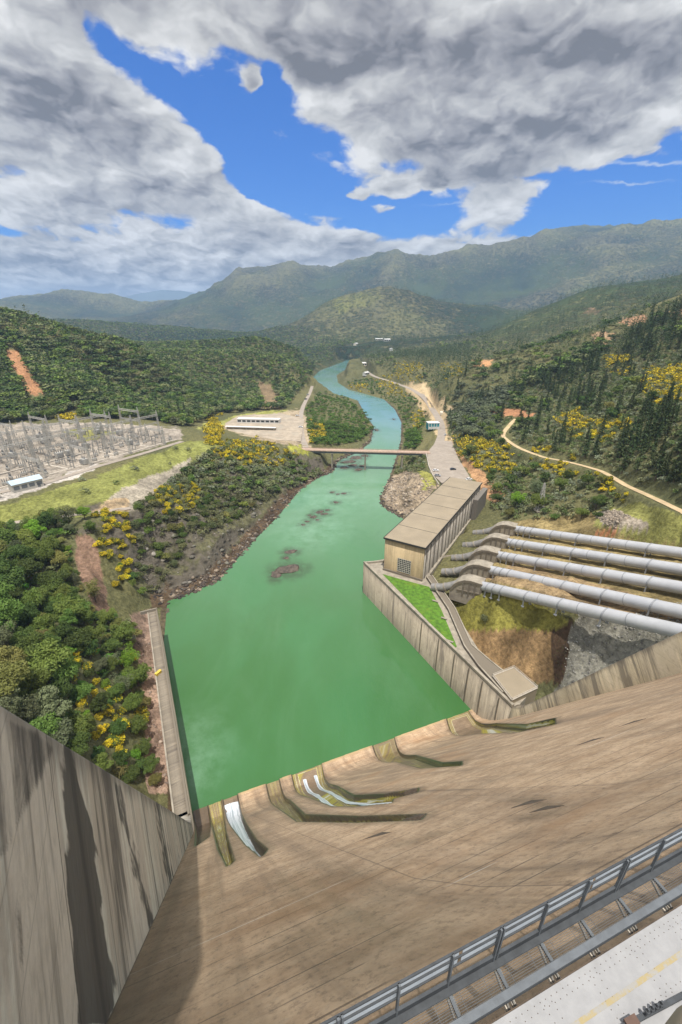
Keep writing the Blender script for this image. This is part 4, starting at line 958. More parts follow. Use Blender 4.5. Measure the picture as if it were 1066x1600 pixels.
mb = MB(); mb.box((0, 0, 2.6), (4.2, 11, 3.6)); mb.build('body', M['cream'], t, bevel=.15)
for sx in (-1.8, 1.8):
    for sy in (-3.8, -2.5, 3.4): mb = MB(); mb.tube([(sx-.2, sy, .5), (sx+.2, sy, .5)], .5, 12); mb.build('wheel', M['tyre'], t)
def make_car(name, label, paint, px, py, z, rz, grp='cars parked by the river', big=1.):
    x, y = W(px, py, z); t = thing(name, label, 'car', (x, y, z), rz, grp)
    mb = MB(); w2 = .92
    pf = [(-2.3, .35), (-2.35, .8), (-2.2, 1.0), (-1.2, 1.02), (2.0, .95), (2.25, .75), (2.25, .35)]
    mb.add([(a, -w2, b) for a, b in pf]+[(a, w2, b) for a, b in pf], [tuple(range(7)), tuple(range(13, 6, -1))]+[(k, 7+k, 7+(k+1) % 7, (k+1) % 7) for k in range(7)]); mb.build('body', M[paint], t, bevel=.06)
    mb = MB(); pf = [(-1.9, 1.02), (-1.4, 1.5), (.3, 1.55), (1.1, 1.0)]
    mb.add([(a, -.8, b) for a, b in pf]+[(a, .8, b) for a, b in pf], [(0, 1, 2, 3), (7, 6, 5, 4)]+[(k, 4+k, 4+(k+1) % 4, (k+1) % 4) for k in range(4)]); cb = mb.build('cabin', M['glassd'], t)
    mb = MB(); mb.box((-.55, 0, 1.555), (1.7, 1.5, .05)); mb.build('roof', M[paint], cb)
    for sx in (-1.4, 1.4):
        for sy in (-.85, .85): mb = MB(); mb.tube([(sx, sy-.12, .33), (sx, sy+.12, .33)], .33, 12); mb.build('wheel', M['tyre'], t)
    t.scale = (big, big, big); return t
for i, (px, py, z, rz, pt, lb) in enumerate([(681,736,20.45,.1,'car_w','white car on the paved yard nearest the bridge end'),(684,744,20.45,-.2,'car_r','silver car on the paved yard beside the curb wall'),(733,750,20.45,.3,'car_w','white car behind the far end of the powerhouse'),
        (708,734,20.45,.2,'car_d','dark car in the middle of the paved yard'),(465,650,22.4,.5,'car_w','white truck at the right of the bare yard by the white building'),(478,624,22.2,1.1,'car_d','dark car on the road beyond the bare yard, nearer the yard'),(481,617,22.2,1.1,'car_r','silver car on the road beyond the bare yard, farther from the yard'),
        (470,668,22.4,0,'car_w','white car between the white building and the bridge'),(700,667,20.3,1.2,'car_w','white car on the road beside the teal and white building'),(696,680,20.3,1.3,'car_r','silver car on the road just below the teal and white building')]):
    make_car('parked_car', lb, pt, px, py, z, rz, big=1.25)
for i, (px, py, z, L, D, lb) in enumerate([(592,546,26,34,16,'pale roofed building far down the valley, at the left end of the riverside settlement'),(604,551,26,26,14,'white roofed building far down the valley in the middle of the riverside settlement'),(566,578,18,22,12,'small white building by the far bend of the river'),
        (572,586,18,18,9,'small pale shed on the far road nearest the yellow broom'),(556,552,22,24,12,'low white building among trees where the river disappears'),(611,559,26,20,12,'pale shed at the right end of the far riverside settlement')]):
    x, y = W(px, py, z); zz = float(H(np.array([x]), np.array([y]))[0])
    house('far_building', lb, 'building', px, py, z, L, D, 7, .3*i, M['white'] if i % 2 else M['cream'], M['white'], 3, None, True, 'buildings far down the valley', gz=zz)
# ------------------------------------------------------------------ lattice masts
def lattice(mb, p, q, w0, w1, n, r=.12, cross=True):
    p = np.array(p, float); q = np.array(q, float)
    for i in range(n):
        a, b_ = p+(q-p)*i/n, p+(q-p)*(i+1)/n; wa = w0+(w1-w0)*i/n; wb = w0+(w1-w0)*(i+1)/n
        ax = (q-p)/np.linalg.norm(q-p); u = np.array([1., 0, 0]) if abs(ax[2]) > .5 else np.array([0, 0, 1.]); v = np.cross(ax, u); v /= np.linalg.norm(v); u = np.cross(v, ax)
        c4 = [(1, 1), (-1, 1), (-1, -1), (1, -1)]
        A_ = [a+u*s_*wa/2+v*t_*wa/2 for s_, t_ in c4]; B_ = [b_+u*s_*wb/2+v*t_*wb/2 for s_, t_ in c4]
        for k in range(4):
            mb.beam(A_[k], B_[k], r)
            if cross: mb.beam(A_[k], B_[(k+1) % 4], r*.7)
            mb.beam(B_[k], B_[(k+1) % 4], r*.7)
x, y = W(843, 797, 37); gz = float(H(np.array([x]), np.array([y]))[0])
t = thing('lattice_mast', 'grey lattice mast standing alone in the brush above the penstocks', 'mast', (x, y, gz))
mb = MB(); lattice(mb, (0, 0, -1), (0, 0, 19), 4.2, .6, 8, .26); mb.build('mast_frame', M['lattice'], t)
mb = MB(); mb.box((0, 0, .2), (5.4, 5.4, .8)); mb.build('footing', M['slab'], t)
# switchyard
Q0 = np.array(W(285,688,50)); Q1 = np.array(W(0,768,50)); su = (Q1-Q0)/np.hypot(*(Q1-Q0)); sn = np.array([su[1], -su[0]])
if sn[0] > 0: sn = -sn
def gantry(base, rz, span, h, label):
    t = thing('gantry', label, 'gantry', (base[0], base[1], 50), rz, 'lattice gantries in the switchyard')
    for sx in (-span/2, span/2):
        mb = MB(); lattice(mb, (sx, 0, -.5), (sx, 0, h), 2.0, .9, 6, .2); lattice(mb, (sx, 0, h), (sx, 0, h+3.5), .9, .15, 2, .14); mb.build('post', M['lattice'], t)
    mb = MB(); lattice(mb, (-span/2, 0, h-1), (span/2, 0, h-1), 1.3, 1.3, 9, .17); mb.build('beam', M['lattice'], t)
    if h > 16:
        mb = MB(); lattice(mb, (-span/2, 0, h*.6), (span/2, 0, h*.6), 1.1, 1.1, 8, .15); mb.build('beam', M['lattice'], t)
    for k in (-.3, 0, .3):
        mb = MB(); mb.tube([(span*k, 0, h-1.6), (span*k, 0, h-4.2)], [.14, .2], 6); mb.build('insulator', M['beam_grey'], t)
    return t
ru = math.atan2(su[1], su[0]); gi = 0
ords = ['first', 'second', 'third', 'fourth', 'fifth', 'sixth', 'seventh', 'eighth']
pad_poly = PADS[0][0]
rows = [(13, [18, 52, 86, 120], 13, 22), (34, [10, 38, 66, 94, 122], 20, 27), (58, [8, 36, 64, 92, 120, 150], 24, 27), (82, [30, 58, 86, 114, 142], 19, 27), (110, [62, 90, 118, 146], 21, 27)]
GANT = []
for ri, (off, us, h, span) in enumerate(rows):
    for ui, u_ in enumerate(us):
        b_ = Q0+su*u_+sn*off
        if sdpoly(np.array([b_[0]]), np.array([b_[1]]), pad_poly)[0] > -4: continue
        gantry(b_, ru+(0 if ri % 2 else R(90)), span, h, f'grey lattice gantry, {ords[ui]} from the right in switchyard row {ords[ri]} from the road'); GANT.append(b_)
def equipment(kind):
    if kind == 'breaker':
        t = thing('circuit_breaker', None, 'breaker'); mb = MB()
        for sx in (-1.2, 0, 1.2): mb.tube([(sx, 0, 2.2), (sx, 0, 3.1), (sx*1.25, 0, 4.6)], [.32, .22, .14], 8)
        mb.build('bushing', M['beam_grey'], t); mb = MB(); mb.box((0, 0, 1.5), (3.6, 1.3, 1.3)); mb.build('tank', M['lattice'], t)
        for sx in (-1.5, 1.5): mb = MB(); mb.box((sx, 0, .4), (.25, 1.1, 1.)); mb.build('stand', M['steel'], t)
    elif kind == 'switch':
        t = thing('disconnect_switch', None, 'switch'); mb = MB()
        for sx in (-2, 2): mb = MB(); lattice(mb, (sx, 0, 0), (sx, 0, 4), .6, .5, 3, .12); mb.build('stand', M['lattice'], t)
        mb = MB(); mb.beam((-2.6, 0, 4.1), (2.6, 0, 4.1), .3)
        for sx in (-2, 0, 2): mb.tube([(sx, 0, 4.2), (sx, 0, 5.6)], .16, 6)
        mb.beam((-2.2, 0, 5.7), (2.2, 0, 5.7), .12); mb.build('blade', M['beam_grey'], t)
    else:
        t = thing('transformer', None, 'transformer'); mb = MB(); mb.box((0, 0, 2.4), (5, 3.2, 4)); mb.build('tank', M['lattice'], t, bevel=.1)
        for sy in (-2, 2):
            mb = MB(); mb.box((0, sy*.93, 2.3), (4.6, .3, 2.6))
            for k in range(7): mb.box((-2.1+k*.7, sy, 2.3), (.35, .8, 3.))
            mb.build('radiator', M['steel'], t)
        mb = MB()
        for sx in (-1.5, 0, 1.5): mb.tube([(sx, 0, 4.4), (sx*1.2, 0, 6.6)], [.3, .14], 8)
        mb.build('bushing', M['beam_grey'], t)
    return t
def copy_thing(o):
    c = o.copy(); link(c)
    for ch in list(o.children):
        k = ch.copy(); link(k); k.parent = c
        for g_ in list(ch.children): q_ = g_.copy(); link(q_); q_.parent = k
    return c
protos = {}
LB = {'breaker': ('grey circuit breaker with three bushings among the rows of the switchyard', 'circuit breakers in the switchyard'), 'switch': ('lattice legged disconnect switch among the rows of the switchyard', 'disconnect switches in the switchyard'), 'transformer': ('grey finned transformer with three tilted bushings in the switchyard', 'transformers in the switchyard')}
for off in (9, 20, 27, 42, 50, 66, 74, 90, 98, 118):
    for u_ in np.arange(6, 165, 9.0):
        p = Q0+su*(u_+random.uniform(-1, 1))+sn*(off+random.uniform(-1, 1))
        if sdpoly(np.array([p[0]]), np.array([p[1]]), pad_poly)[0] > -5 or random.random() < .22: continue
        kd = random.choices(['breaker', 'switch', 'transformer'], [5, 6, 1])[0]
        if kd in protos: o = copy_thing(protos[kd])
        else: o = equipment(kd); protos[kd] = o
        o.location = (p[0], p[1], 50.05); o.rotation_euler = (0, 0, ru+random.choice((0, R(90)))); tag(o, LB[kd][0], None, LB[kd][1])
tr = thing('cable_trench', 'pale concrete covered cable trench crossing the switchyard gravel', 'trench')
mb = MB()
for (a0, b0_), (a1_, b1_) in [((0, 7), (160, 7)), ((60, 7), (60, 60)), ((100, 7), (104, 55)), ((20, 38), (150, 38)), ((30, 7), (34, 50))]:
    p, q = Q0+su*a0+sn*b0_, Q0+su*a1_+sn*b1_; mb.beam((*p, 50.15), (*q, 50.15), 1.3, .3)
mb.build('trench_cover', M['foot'], tr)
# ------------------------------------------------------------------ vegetation
_lr = np.log(rr_)
def Hq(x, y):
    t = (np.arctan2(x, y)-th[0])/(th[1]-th[0]); r = np.interp(np.log(np.hypot(x, y)), _lr, np.arange(NR))
    i = np.clip(r.astype(int), 0, NR-2); j = np.clip(np.floor(t).astype(int), 0, NT-2); fi = np.clip(r-i, 0, 1); fj = np.clip(t-j, 0, 1)
    return (TZ[i, j]*(1-fj)+TZ[i, j+1]*fj)*(1-fi)+(TZ[i+1, j]*(1-fj)+TZ[i+1, j+1]*fj)*fi
def rnd_dir(n, rng):
    v = rng.normal(size=(n, 3)); return v/np.linalg.norm(v, axis=1, keepdims=True)
def cards(C, N, size, rng, asp=.6, spread=.7):
    n = len(C); N = N+rng.normal(size=(n, 3))*spread; N /= np.linalg.norm(N, axis=1, keepdims=True)
    T = np.cross(N, rnd_dir(n, rng)); T /= np.linalg.norm(T, axis=1, keepdims=True)+1e-9; B = np.cross(N, T)
    s = (size*rng.uniform(.6, 1.3, n))[:, None]
    V = np.stack([C-T*s, C-B*s*asp+N*s*.15, C+T*s, C+B*s*asp+N*s*.15], 1).reshape(-1, 3)
    return V, np.arange(4*n).reshape(n, 4)
def crown(rng, lobes, R3, zc_, lr, per, size, low=.25, flat=1.):
    Cs, Ns = [], []
    for k in range(lobes):
        d = rnd_dir(1, rng)[0]; d[2] = d[2]*.8+.15; rad = rng.uniform(.35, .95)
        c = np.array([0, 0, zc_])+d*np.array(R3)*rad; r = lr*rng.uniform(.65, 1.35)
        u = rnd_dir(per, rng); u[:, 2] = np.where((u[:, 2] < -.1) & (rng.random(per) > low), -u[:, 2], u[:, 2])
        q = rng.uniform(.72, 1.05, per)[:, None]
        Cs.append(c+u*r*q*np.array([1, 1, flat])); Ns.append(u+np.array([0, 0, .35]))
    return np.concatenate(Cs), np.concatenate(Ns)
def trunk_mesh(name, h, r, seed, limbs=5, z1=.62):
    rg = random.Random(seed); mb = MB(); top = (rg.uniform(-.4, .4), rg.uniform(-.4, .4), h*z1)
    mb.tube([(0, 0, -1.2), (top[0]*.2, top[1]*.2, h*.2), (top[0]*.6, top[1]*.5, h*.42), top], [r*1.25, r, r*.75, r*.35], 7)
    for k in range(limbs):
        a = k*2*math.pi/max(limbs, 1)+rg.uniform(-.4, .4); z0 = h*rg.uniform(.22, .45); L = h*rg.uniform(.22, .34)
        mb.tube([(top[0]*.3, top[1]*.3, z0), (math.cos(a)*L*.5, math.sin(a)*L*.5, z0+L*.45), (math.cos(a)*L, math.sin(a)*L, z0+L*.8)], [r*.5, r*.35, r*.12], 5)
    o = mb.build(name, M['bark']); me = o.data; bpy.data.objects.remove(o); return me
BL = []       # broadleaf, 10 m high
for k in range(5):
    rg = np.random.default_rng(100+k); R3 = [(4.3, 4.3, 3.2), (3.6, 4.2, 3.6), (4.8, 4.2, 2.8), (3.8, 3.6, 3.9), (4.4, 4.8, 3.0)][k]
    C_, N_ = crown(rg, 30, R3, 6.0, 1.45, 190, .3, .3); V, F = cards(C_, N_, .27, rg)
    BL.append((np_mesh('crown', V, F, M['oak']), trunk_mesh('trunk', 10, .3, k)))
BLS = []      # sparse, airy crown
for k in range(2):
    rg = np.random.default_rng(140+k); C_, N_ = crown(rg, 26, (3.4, 3.4, 4.0), 6.2, 1.15, 105, .3, .5); V, F = cards(C_, N_, .24, rg, .4, 1.)
    BLS.append((np_mesh('crown', V, F, M['greyg']), trunk_mesh('trunk', 10, .24, 20+k, 7)))
BLF = []      # farther trees: crown and stem in one mesh
for k in range(5):
    rg = np.random.default_rng(170+k); C_, N_ = crown(rg, 15, (3.9, 3.9, 3.0), 5.2, 1.7, 34, .3, .2); V, F = cards(C_, N_, .62, rg)
    BLF.append(np_mesh('far_crown', V, F, M['oak']))
def conifer_parts(rg, h, R0, tiers, per, q, size, droop=.25):
    Cs, Ns = [], []
    for i in range(tiers):
        f = i/(tiers-1); z = h*(.14+.84*f); rad = R0*(1-f)**.8+.15
        for j in range(max(3, int(per*(1-f*.6)))):
            a = rg.uniform(0, 2*np.pi); L = rad*rg.uniform(.6, 1.1); t = rg.uniform(.15, 1, q); 
            Cs.append(np.stack([np.cos(a)*L*t, np.sin(a)*L*t, z-droop*L*t*t+rg.normal(0, .12, q)], 1)); Ns.append(np.tile([np.cos(a)*.4, np.sin(a)*.4, .9], (q, 1)))
    C_ = np.concatenate(Cs); return cards(C_, np.concatenate(Ns), np.full(len(C_), size), rg, .45, .5)
CF = []       # conifer, 18 m high
for k in range(4):
    rg = np.random.default_rng(200+k); V, F = conifer_parts(rg, 18, [3.0, 2.5, 3.4, 2.8][k], 20, 9, 7, .55)
    CF.append((np_mesh('crown', V, F, M['needle']), trunk_mesh('trunk', 18, .3, 40+k, 0, .9)))
def bush(rg, w, h, lobes, per, size, flow=0.):
    C_, N_ = crown(rg, lobes, (w*.42, w*.42, h*.42), h*.40, w*.21, per, size, .15, .9)
    C_[:, 2] = np.maximum(C_[:, 2], .05); V, F = cards(C_, N_, size, rg)
    mi = np.zeros(len(F), int)
    if flow:
        cl = fbm(C_[:, 0]*1.1+rg.uniform(0, 50), C_[:, 1]*1.1+C_[:, 2], 3)
        mi = ((N_[:, 2] > .05) & (rg.random(len(F)) < flow) & (cl > -.18)).astype(int)
    return V, F, mi
BR = []
for k in range(5):
    rg = np.random.default_rng(300+k); V, F, mi = bush(rg, 4.2, 3.0, 15, 130, .17, [.75, .85, .55, .9, .4][k]); BR.append(np_mesh('broom', V, F, [M['broomg'], M['bloom']], mi))
SH = []
for k in range(4):
    rg = np.random.default_rng(330+k); V, F, mi = bush(rg, 4.5, 2.8, 14, 90, .22); SH.append(np_mesh('scrub', V, F, M['chap']))
def visible(x, y, z):
    ok = np.ones(len(x), bool); r = np.hypot(x, y)
    for f in np.linspace(.25, .985, 26):
        ok &= (EYE+(z-EYE)*f > Hq(x*f, y*f)-.5) | (r*f < 62)
    u, v = view_px(x, y, z); return ok & (u > -40) & (u < 1106) & (v < 1330)
def free(x, y):                       # nothing built stands here
    ok = ~inpoly(x, y, PLAT) & (sdpoly(x, y, RIVER) > 1.2)
    for P, w in ROADS: ok &= dseg(x, y, P)[0] > w*.5+2.2
    for poly, z, bl in PADS: ok &= sdpoly(x, y, poly) > 1.5
    for p0, Ls, sl in PLINE:
        sp = (x-p0[0])*PD[0]+(y-p0[1])*PD[1]; dp = np.abs((x-p0[0])*PD[1]-(y-p0[1])*PD[0]); ok &= ~((sp > -25) & (sp < Ls+60) & (dp < 5.5))
    qx, qy = x-A0[0], y-A0[1]; s = -(qx*FL[0]+qy*FL[1]); rr = qx*RT[0]+qy*RT[1]
    ok &= ~((rr > -7.5) & (rr < 130) & (s > -1))
    a = (x-c0[0])*dd[0]+(y-c0[1])*dd[1]; b_ = (x-c0[0])*nrm[0]+(y-c0[1])*nrm[1]
    return ok & ~((a > -4) & (a < L_pw+4) & (b_ > -11) & (b_ < 3))
L_pw = float(np.hypot(*(WALL_E-c0)))
LEAF = {'oak': 'mid green', 'oakd': 'dark green', 'olive': 'olive brown', 'lime': 'bright lime green', 'greyg': 'grey green', 'needle': 'dark green', 'chap': 'grey olive'}
def set_mat(o, i, m): o.material_slots[i].link = 'OBJECT'; o.material_slots[i].material = m
def put_tree(kind, x, y, z, h, mat, label, group, far=False, sparse=False):
    rz = random.uniform(0, 6.28)
    if far:
        me = random.choice(BLF) if kind == 'broadleaf_tree' else None
        o = link(bpy.data.objects.new(kind, me)); o.location = (x, y, z-.3); o.rotation_euler = (0, 0, rz); s_ = h/10; o.scale = (s_*random.uniform(.85, 1.2), s_*random.uniform(.85, 1.2), s_)
        set_mat(o, 0, M[mat]); return tag(o, label, 'tree', group)
    cr_, tk = random.choice(BLS if sparse else BL) if kind == 'broadleaf_tree' else random.choice(CF)
    t = thing(kind, label, 'tree', (x, y, z-.2), rz, group); s_ = h/(10 if kind == 'broadleaf_tree' else 18)
    t.scale = (s_*random.uniform(.9, 1.15), s_*random.uniform(.9, 1.15), s_)
    o = link(bpy.data.objects.new('crown', cr_)); o.parent = t; set_mat(o, 0, M[mat])
    o = link(bpy.data.objects.new('trunk', tk)); o.parent = t; return t
def put_bush(kind, x, y, z, s_, label, group, mats, bloom=None):
    me = random.choice(BR if kind == 'broom_shrub' else SH)
    o = link(bpy.data.objects.new(kind, me)); o.location = (x, y, z-.15); o.rotation_euler = (0, 0, random.uniform(0, 6.28)); o.scale = (s_*random.uniform(.85, 1.2), s_*random.uniform(.85, 1.2), s_*random.uniform(.85, 1.15))
    set_mat(o, 0, mats); return tag(o, label, 'shrub', group)
ORD = ['first','second','third','fourth','fifth','sixth','seventh','eighth','ninth','tenth','eleventh','twelfth','thirteenth','fourteenth','fifteenth','sixteenth','seventeenth','eighteenth','nineteenth','twentieth']
near = [  # surveyed foot of each tree on the left bank: px, py, height, leaf, airy
    (25,930,14,'oakd',0),(52,912,13,'oakd',0),(32,885,12,'oakd',0),(3,905,12,'oakd',0),(46,858,12,'oak',0),(36,838,9,'greyg',1),(14,850,7,'lime',0),(133,812,8,'lime',0),(143,833,7,'oak',0),(110,834,6,'greyg',0),
    (77,884,11,'oak',0),(99,888,9,'olive',0),(58,872,10,'oak',0),(98,930,7,'oakd',0),(118,905,6,'oakd',0),(150,940,11,'olive',1),(132,962,7,'oak',0),(20,996,14,'oak',0),(48,985,11,'oakd',0),(12,1022,12,'greyg',1),(78,996,9,'oak',0),(68,1014,8,'olive',0),
    (150,1006,9,'oak',0),(184,988,7,'olive',0),(128,1022,11,'oakd',0),(142,1030,9,'oakd',0),(76,1064,15,'oak',0),(112,1070,11,'oak',0),(28,1056,11,'olive',0),(22,1092,13,'olive',0),(207,1046,12,'lime',1),(204,1082,9,'lime',1),(158,1052,7,'greyg',0),
    (24,1128,11,'greyg',1),(48,1132,10,'greyg',1),(88,1142,14,'greyg',0),(74,1168,11,'oak',0),(104,1168,11,'greyg',0),(160,1116,8,'oakd',0),(212,1112,8,'oak',0),(218,1146,7,'oak',0),(120,1186,9,'oakd',0),(140,1150,8,'oak',0),(190,1150,7,'oakd',0),(228,1178,6,'oakd',0),(236,1206,6,'oakd',0),(170,975,8,'oak',0),(112,985,9,'oak',0),(0,960,13,'oak',0),(60,1096,11,'oak',0),(100,1100,10,'oakd',0),(180,1020,8,'oak',0),(246,1228,5,'olive',0),(192,1196,6,'oakd',0),(210,1222,6,'oakd',0),(165,1210,7,'oak',0),(95,955,8,'oak',0),(5,985,12,'oakd',0),(185,1092,7,'oak',0),(135,1095,8,'oak',0)]
cnt = {}
taken = []
hw = {True: 'tall', False: 'small'}
for px, py, h, lf, sp in near:
    g_ = ground_at(px, py)
    if g_ is None: continue
    b_ = 'below the road' if py < 900 else ('beside the red gully' if px > 95 and py < 990 else ('above the streaked wall' if px < 130 and py > 1080 else ('beside the pool walkway' if px > 170 else 'in the left bank wood')))
    k = (lf, h > 9, sp, b_); cnt[k] = cnt.get(k, 0)+1
    lab = f"{hw[h > 9]} {'airy ' if sp else 'rounded '}{LEAF[lf]} tree {b_}"+('' if cnt[k] == 1 else f", {ORD[cnt[k]-1]} such going downhill")
    put_tree('broadleaf_tree', g_[0], g_[1], g_[2], h*1.05, lf, lab, 'trees on the left bank', False, bool(sp)); taken.append((g_[0], g_[1], h*.33))
nb_ = len(taken)
# ---- candidates over the whole site
def cand(sp, x0, x1, y0, y1):
    gx_, gy_ = np.meshgrid(np.arange(x0, x1, sp), np.arange(y0, y1, sp)); n = gx_.size
    return gx_.ravel()+RNG.uniform(-.48, .48, n)*sp, gy_.ravel()+RNG.uniform(-.48, .48, n)*sp
Zp = {
 'near': [(-60,840),(60,826),(112,818),(125,850),(112,900),(150,960),(172,968),(205,965),(228,1000),(228,1080),(248,1150),(262,1235),(200,1220),(100,1190),(-60,1140)],
 'nearbroom': [(150,800),(208,800),(212,860),(205,910),(178,930),(165,890),(152,850)],
 'slopebroom': [(120,1020),(180,1000),(225,1050),(250,1150),(258,1235),(190,1215),(150,1150),(110,1070)],
 'lefthill': [(-80,455),(50,476),(200,503),(480,512),(538,538),(520,566),(490,578),(486,600),(478,604),(440,642),(345,646),(290,668),(230,656),(100,655),(-80,668)],
 'right': [(560,556),(640,540),(740,522),(810,545),(960,500),(1140,440),(1140,800),(1066,785),(1000,760),(940,728),(850,705),(805,690),(780,660),(720,690),(706,700),(698,650),(672,606),(600,578)],
 'rightlow': [(700,690),(720,715),(762,742),(768,800),(800,812),(850,815),(932,812),(978,777),(930,742),(840,718),(790,702),(775,660),(745,650),(710,650)],
 'island': [(481,692),(479,640),(500,612),(545,624),(575,650),(584,672),(562,690),(520,698)],
 'rbank': [(540,598),(575,590),(640,612),(668,645),(652,702),(634,702),(630,660),(618,635),(580,615)], 'rbank2': [(632,714),(664,714),(662,735),(640,738),(612,748)],
 'lbank': [(200,800),(250,765),(330,702),(380,690),(470,718),(505,742),(430,775),(300,850),(240,930),(205,940)],
 'valley': [(300,515),(480,525),(560,535),(740,522),(700,545),(640,560),(560,556),(530,560)],
}
BROOMZ = [[(945,558),(990,555),(992,585),(948,588)],[(1003,578),(1080,568),(1080,625),(1030,640),(1005,610)],[(905,655),(985,655),(990,690),(930,690)],[(618,568),(658,568),(662,600),(620,600)],[(690,570),(720,570),(720,592),(690,590)],
          [(705,685),(760,685),(810,715),(800,745),(730,730)],[(575,590),(610,585),(640,620),(612,620)],[(240,765),(312,755),(312,800),(245,805)],[(320,690),(400,688),(465,712),(430,730),(335,722)],[(480,655),(505,665),(515,690),(484,690)],
          [(780,700),(870,705),(960,745),(985,775),(960,778),(860,740)],[(930,765),(985,770),(980,790),(940,795)],[(640,640),(660,640),(655,670),(640,665)],[(330,650),(350,650),(345,690),(315,690)],[(545,600),(575,600),(575,612),(550,612)],[(860,655),(900,640),(940,665),(900,690)],[(90,648),(125,648),(125,658),(90,658)]]
def inz(k, u, v): return inpoly(u, v, Zp[k])
X, Y = cand(3.6, -700, 700, 95, 620); X2, Y2 = cand(7.5, -1300, 1500, 620, 1500); X3, Y3 = cand(15, -2200, 3000, 1500, 3300)
X = np.concatenate([X, X2, X3]); Y = np.concatenate([Y, Y2, Y3]); Z = Hq(X, Y); u, v = view_px(X, Y, Z)
ok = (u > -60) & (u < 1126); X, Y, Z, u, v = X[ok], Y[ok], Z[ok], u[ok], v[ok]
ok = free(X, Y) & visible(X, Y, Z+4); X, Y, Z, u, v = X[ok], Y[ok], Z[ok], u[ok], v[ok]
scar = np.zeros(len(X), bool)
for poly in [[(4,540),(32,548),(82,632),(44,632),(8,565)],[(965,500),(1015,492),(1010,507)],[(1035,487),(1080,478),(1080,497)],[(757,634),(838,645),(834,656),(790,653)],[(925,520),(960,522),(950,545)],[(113,838),(140,830),(160,890),(172,962),(150,965),(118,880)],[(593,775),(612,742),(640,738),(675,760),(660,790),(635,812)],[(735,562),(770,562),(765,574)],[(402,598),(425,602),(436,636),(412,638)]]:
    scar |= inpoly(u, v, poly)
keep = ~scar; X, Y, Z, u, v = X[keep], Y[keep], Z[keep], u[keep], v[keep]
D = np.hypot(X, Y); rn = RNG.random(len(X)); cl = fbm(X/55, Y/55, 3); cl2 = fbm(X/23+40, Y/23, 3)
kind = np.zeros(len(X), int)          # 0 none, 1 broadleaf, 2 conifer, 3 broom, 4 scrub
def put(mask, k): kind[mask & (kind == 0)] = k
br_ = np.zeros(len(X), bool)
for poly in BROOMZ: br_ |= inpoly(u+fbm(X/9, Y/9, 2)*8, v+fbm(X/9+7, Y/9, 2)*6, poly)
dens = np.where(D < 620, 1, np.where(D < 1500, 1., 1.))
put(inz('nearbroom', u, v) & (rn < .8), 3)
put(inz('slopebroom', u, v) & (rn < .6) & (cl2 > -.3), 3)
put(br_ & (rn < np.where(D < 620, .6, .85)) & (cl2 > -.35), 3)
put(inz('near', u, v) & (rn < .2), 1); put(inz('near', u, v) & (rn < .85), 4)
put(inz('lefthill', u, v) & (rn < np.where(D < 620, .27, .88)), 1)
put(inz('lefthill', u, v) & (rn < np.where(D < 620, .285, .93)), 2)
put(inz('island', u, v) & (rn < .26), 1); put(inz('island', u, v) & (rn < .85), 4)
put(inz('rbank', u, v) & (rn < .22), 1); put(inz('rbank', u, v) & (rn < .85), 4)
put(inz('rbank2', u, v) & (rn < .6), 4)
gp = inpoly(u, v, [(698,640),(720,600),(800,610),(780,660),(745,690),(712,690)])
put(gp & (rn < .22), 1)
put(inz('right', u, v) & (rn < np.where(D < 620, .045, .17)*(1+1.6*np.clip(cl*2.2, -.9, 1))), 2)
dk_ = inpoly(u, v, [(1000,640),(1140,600),(1140,800),(1066,785),(1000,752),(960,715)]); put(dk_ & (rn < .26), 2)
put(inpoly(u, v, [(600,556),(735,540),(735,600),(690,600),(640,570)]) & (rn < .6), 2)
put(inz('right', u, v) & (rn < np.where(D < 620, .06, .25)), 1)
put(inz('right', u, v) & (rn < np.where(D < 620, .85, .92)), 4)
put(inz('rightlow', u, v) & (rn < .07), 1); put(inz('rightlow', u, v) & (rn < .72), 4)
put(inz('lbank', u, v) & (rn < .10) & (v < 800) & (cl > -.1), 1); put(inz('lbank', u, v) & (rn < .95-.2*sstep(770, 860, v)) & (cl2 > -.6), 4)
put((D > 1200) & (D < 2300) & (u < 560) & (v < 545) & (rn < .6), 1)
put(inz('valley', u, v) & (rn < .7), 2)
put((D > 1250) & (D < 3300) & (rn < .55*sstep(-.45, .25, cl)+.12) & (v < 560), 2)
put((v > 900) & (v < 1075) & (u > 720) & (u < 880) & inpoly(u, v, [(705,930),(800,928),(885,975),(880,1000),(800,1010),(760,1010)]) & (rn < .09), 4)
put((v > 930) & (u > 720) & inpoly(u, v, [(735,940),(830,945),(830,985),(765,1000)]) & (rn < .16), 3)
put(inpoly(u, v, [(-60,805),(200,775),(300,710),(330,700),(300,690),(-60,785)]) & (rn < .02), 4)
ht = {1: (7.5, 13), 2: (11, 22), 3: (2.2, 3.6), 4: (1.6, 3.4)}
hh = np.zeros(len(X))
for k, (a_, b_) in ht.items(): m_ = kind == k; hh[m_] = RNG.uniform(a_, b_, m_.sum())
hh *= np.where((kind == 1) & inz('near', u, v), RNG.uniform(.45, 1.15, len(X)), 1); hh *= np.where((kind == 1) & (inz('island', u, v) | inz('rbank', u, v) | inz('lbank', u, v)), .6, 1)
hh *= np.where((kind == 2) & (D > 1250), .9, 1); hh *= np.where((kind == 4) & inz('lbank', u, v), 1.25, 1)
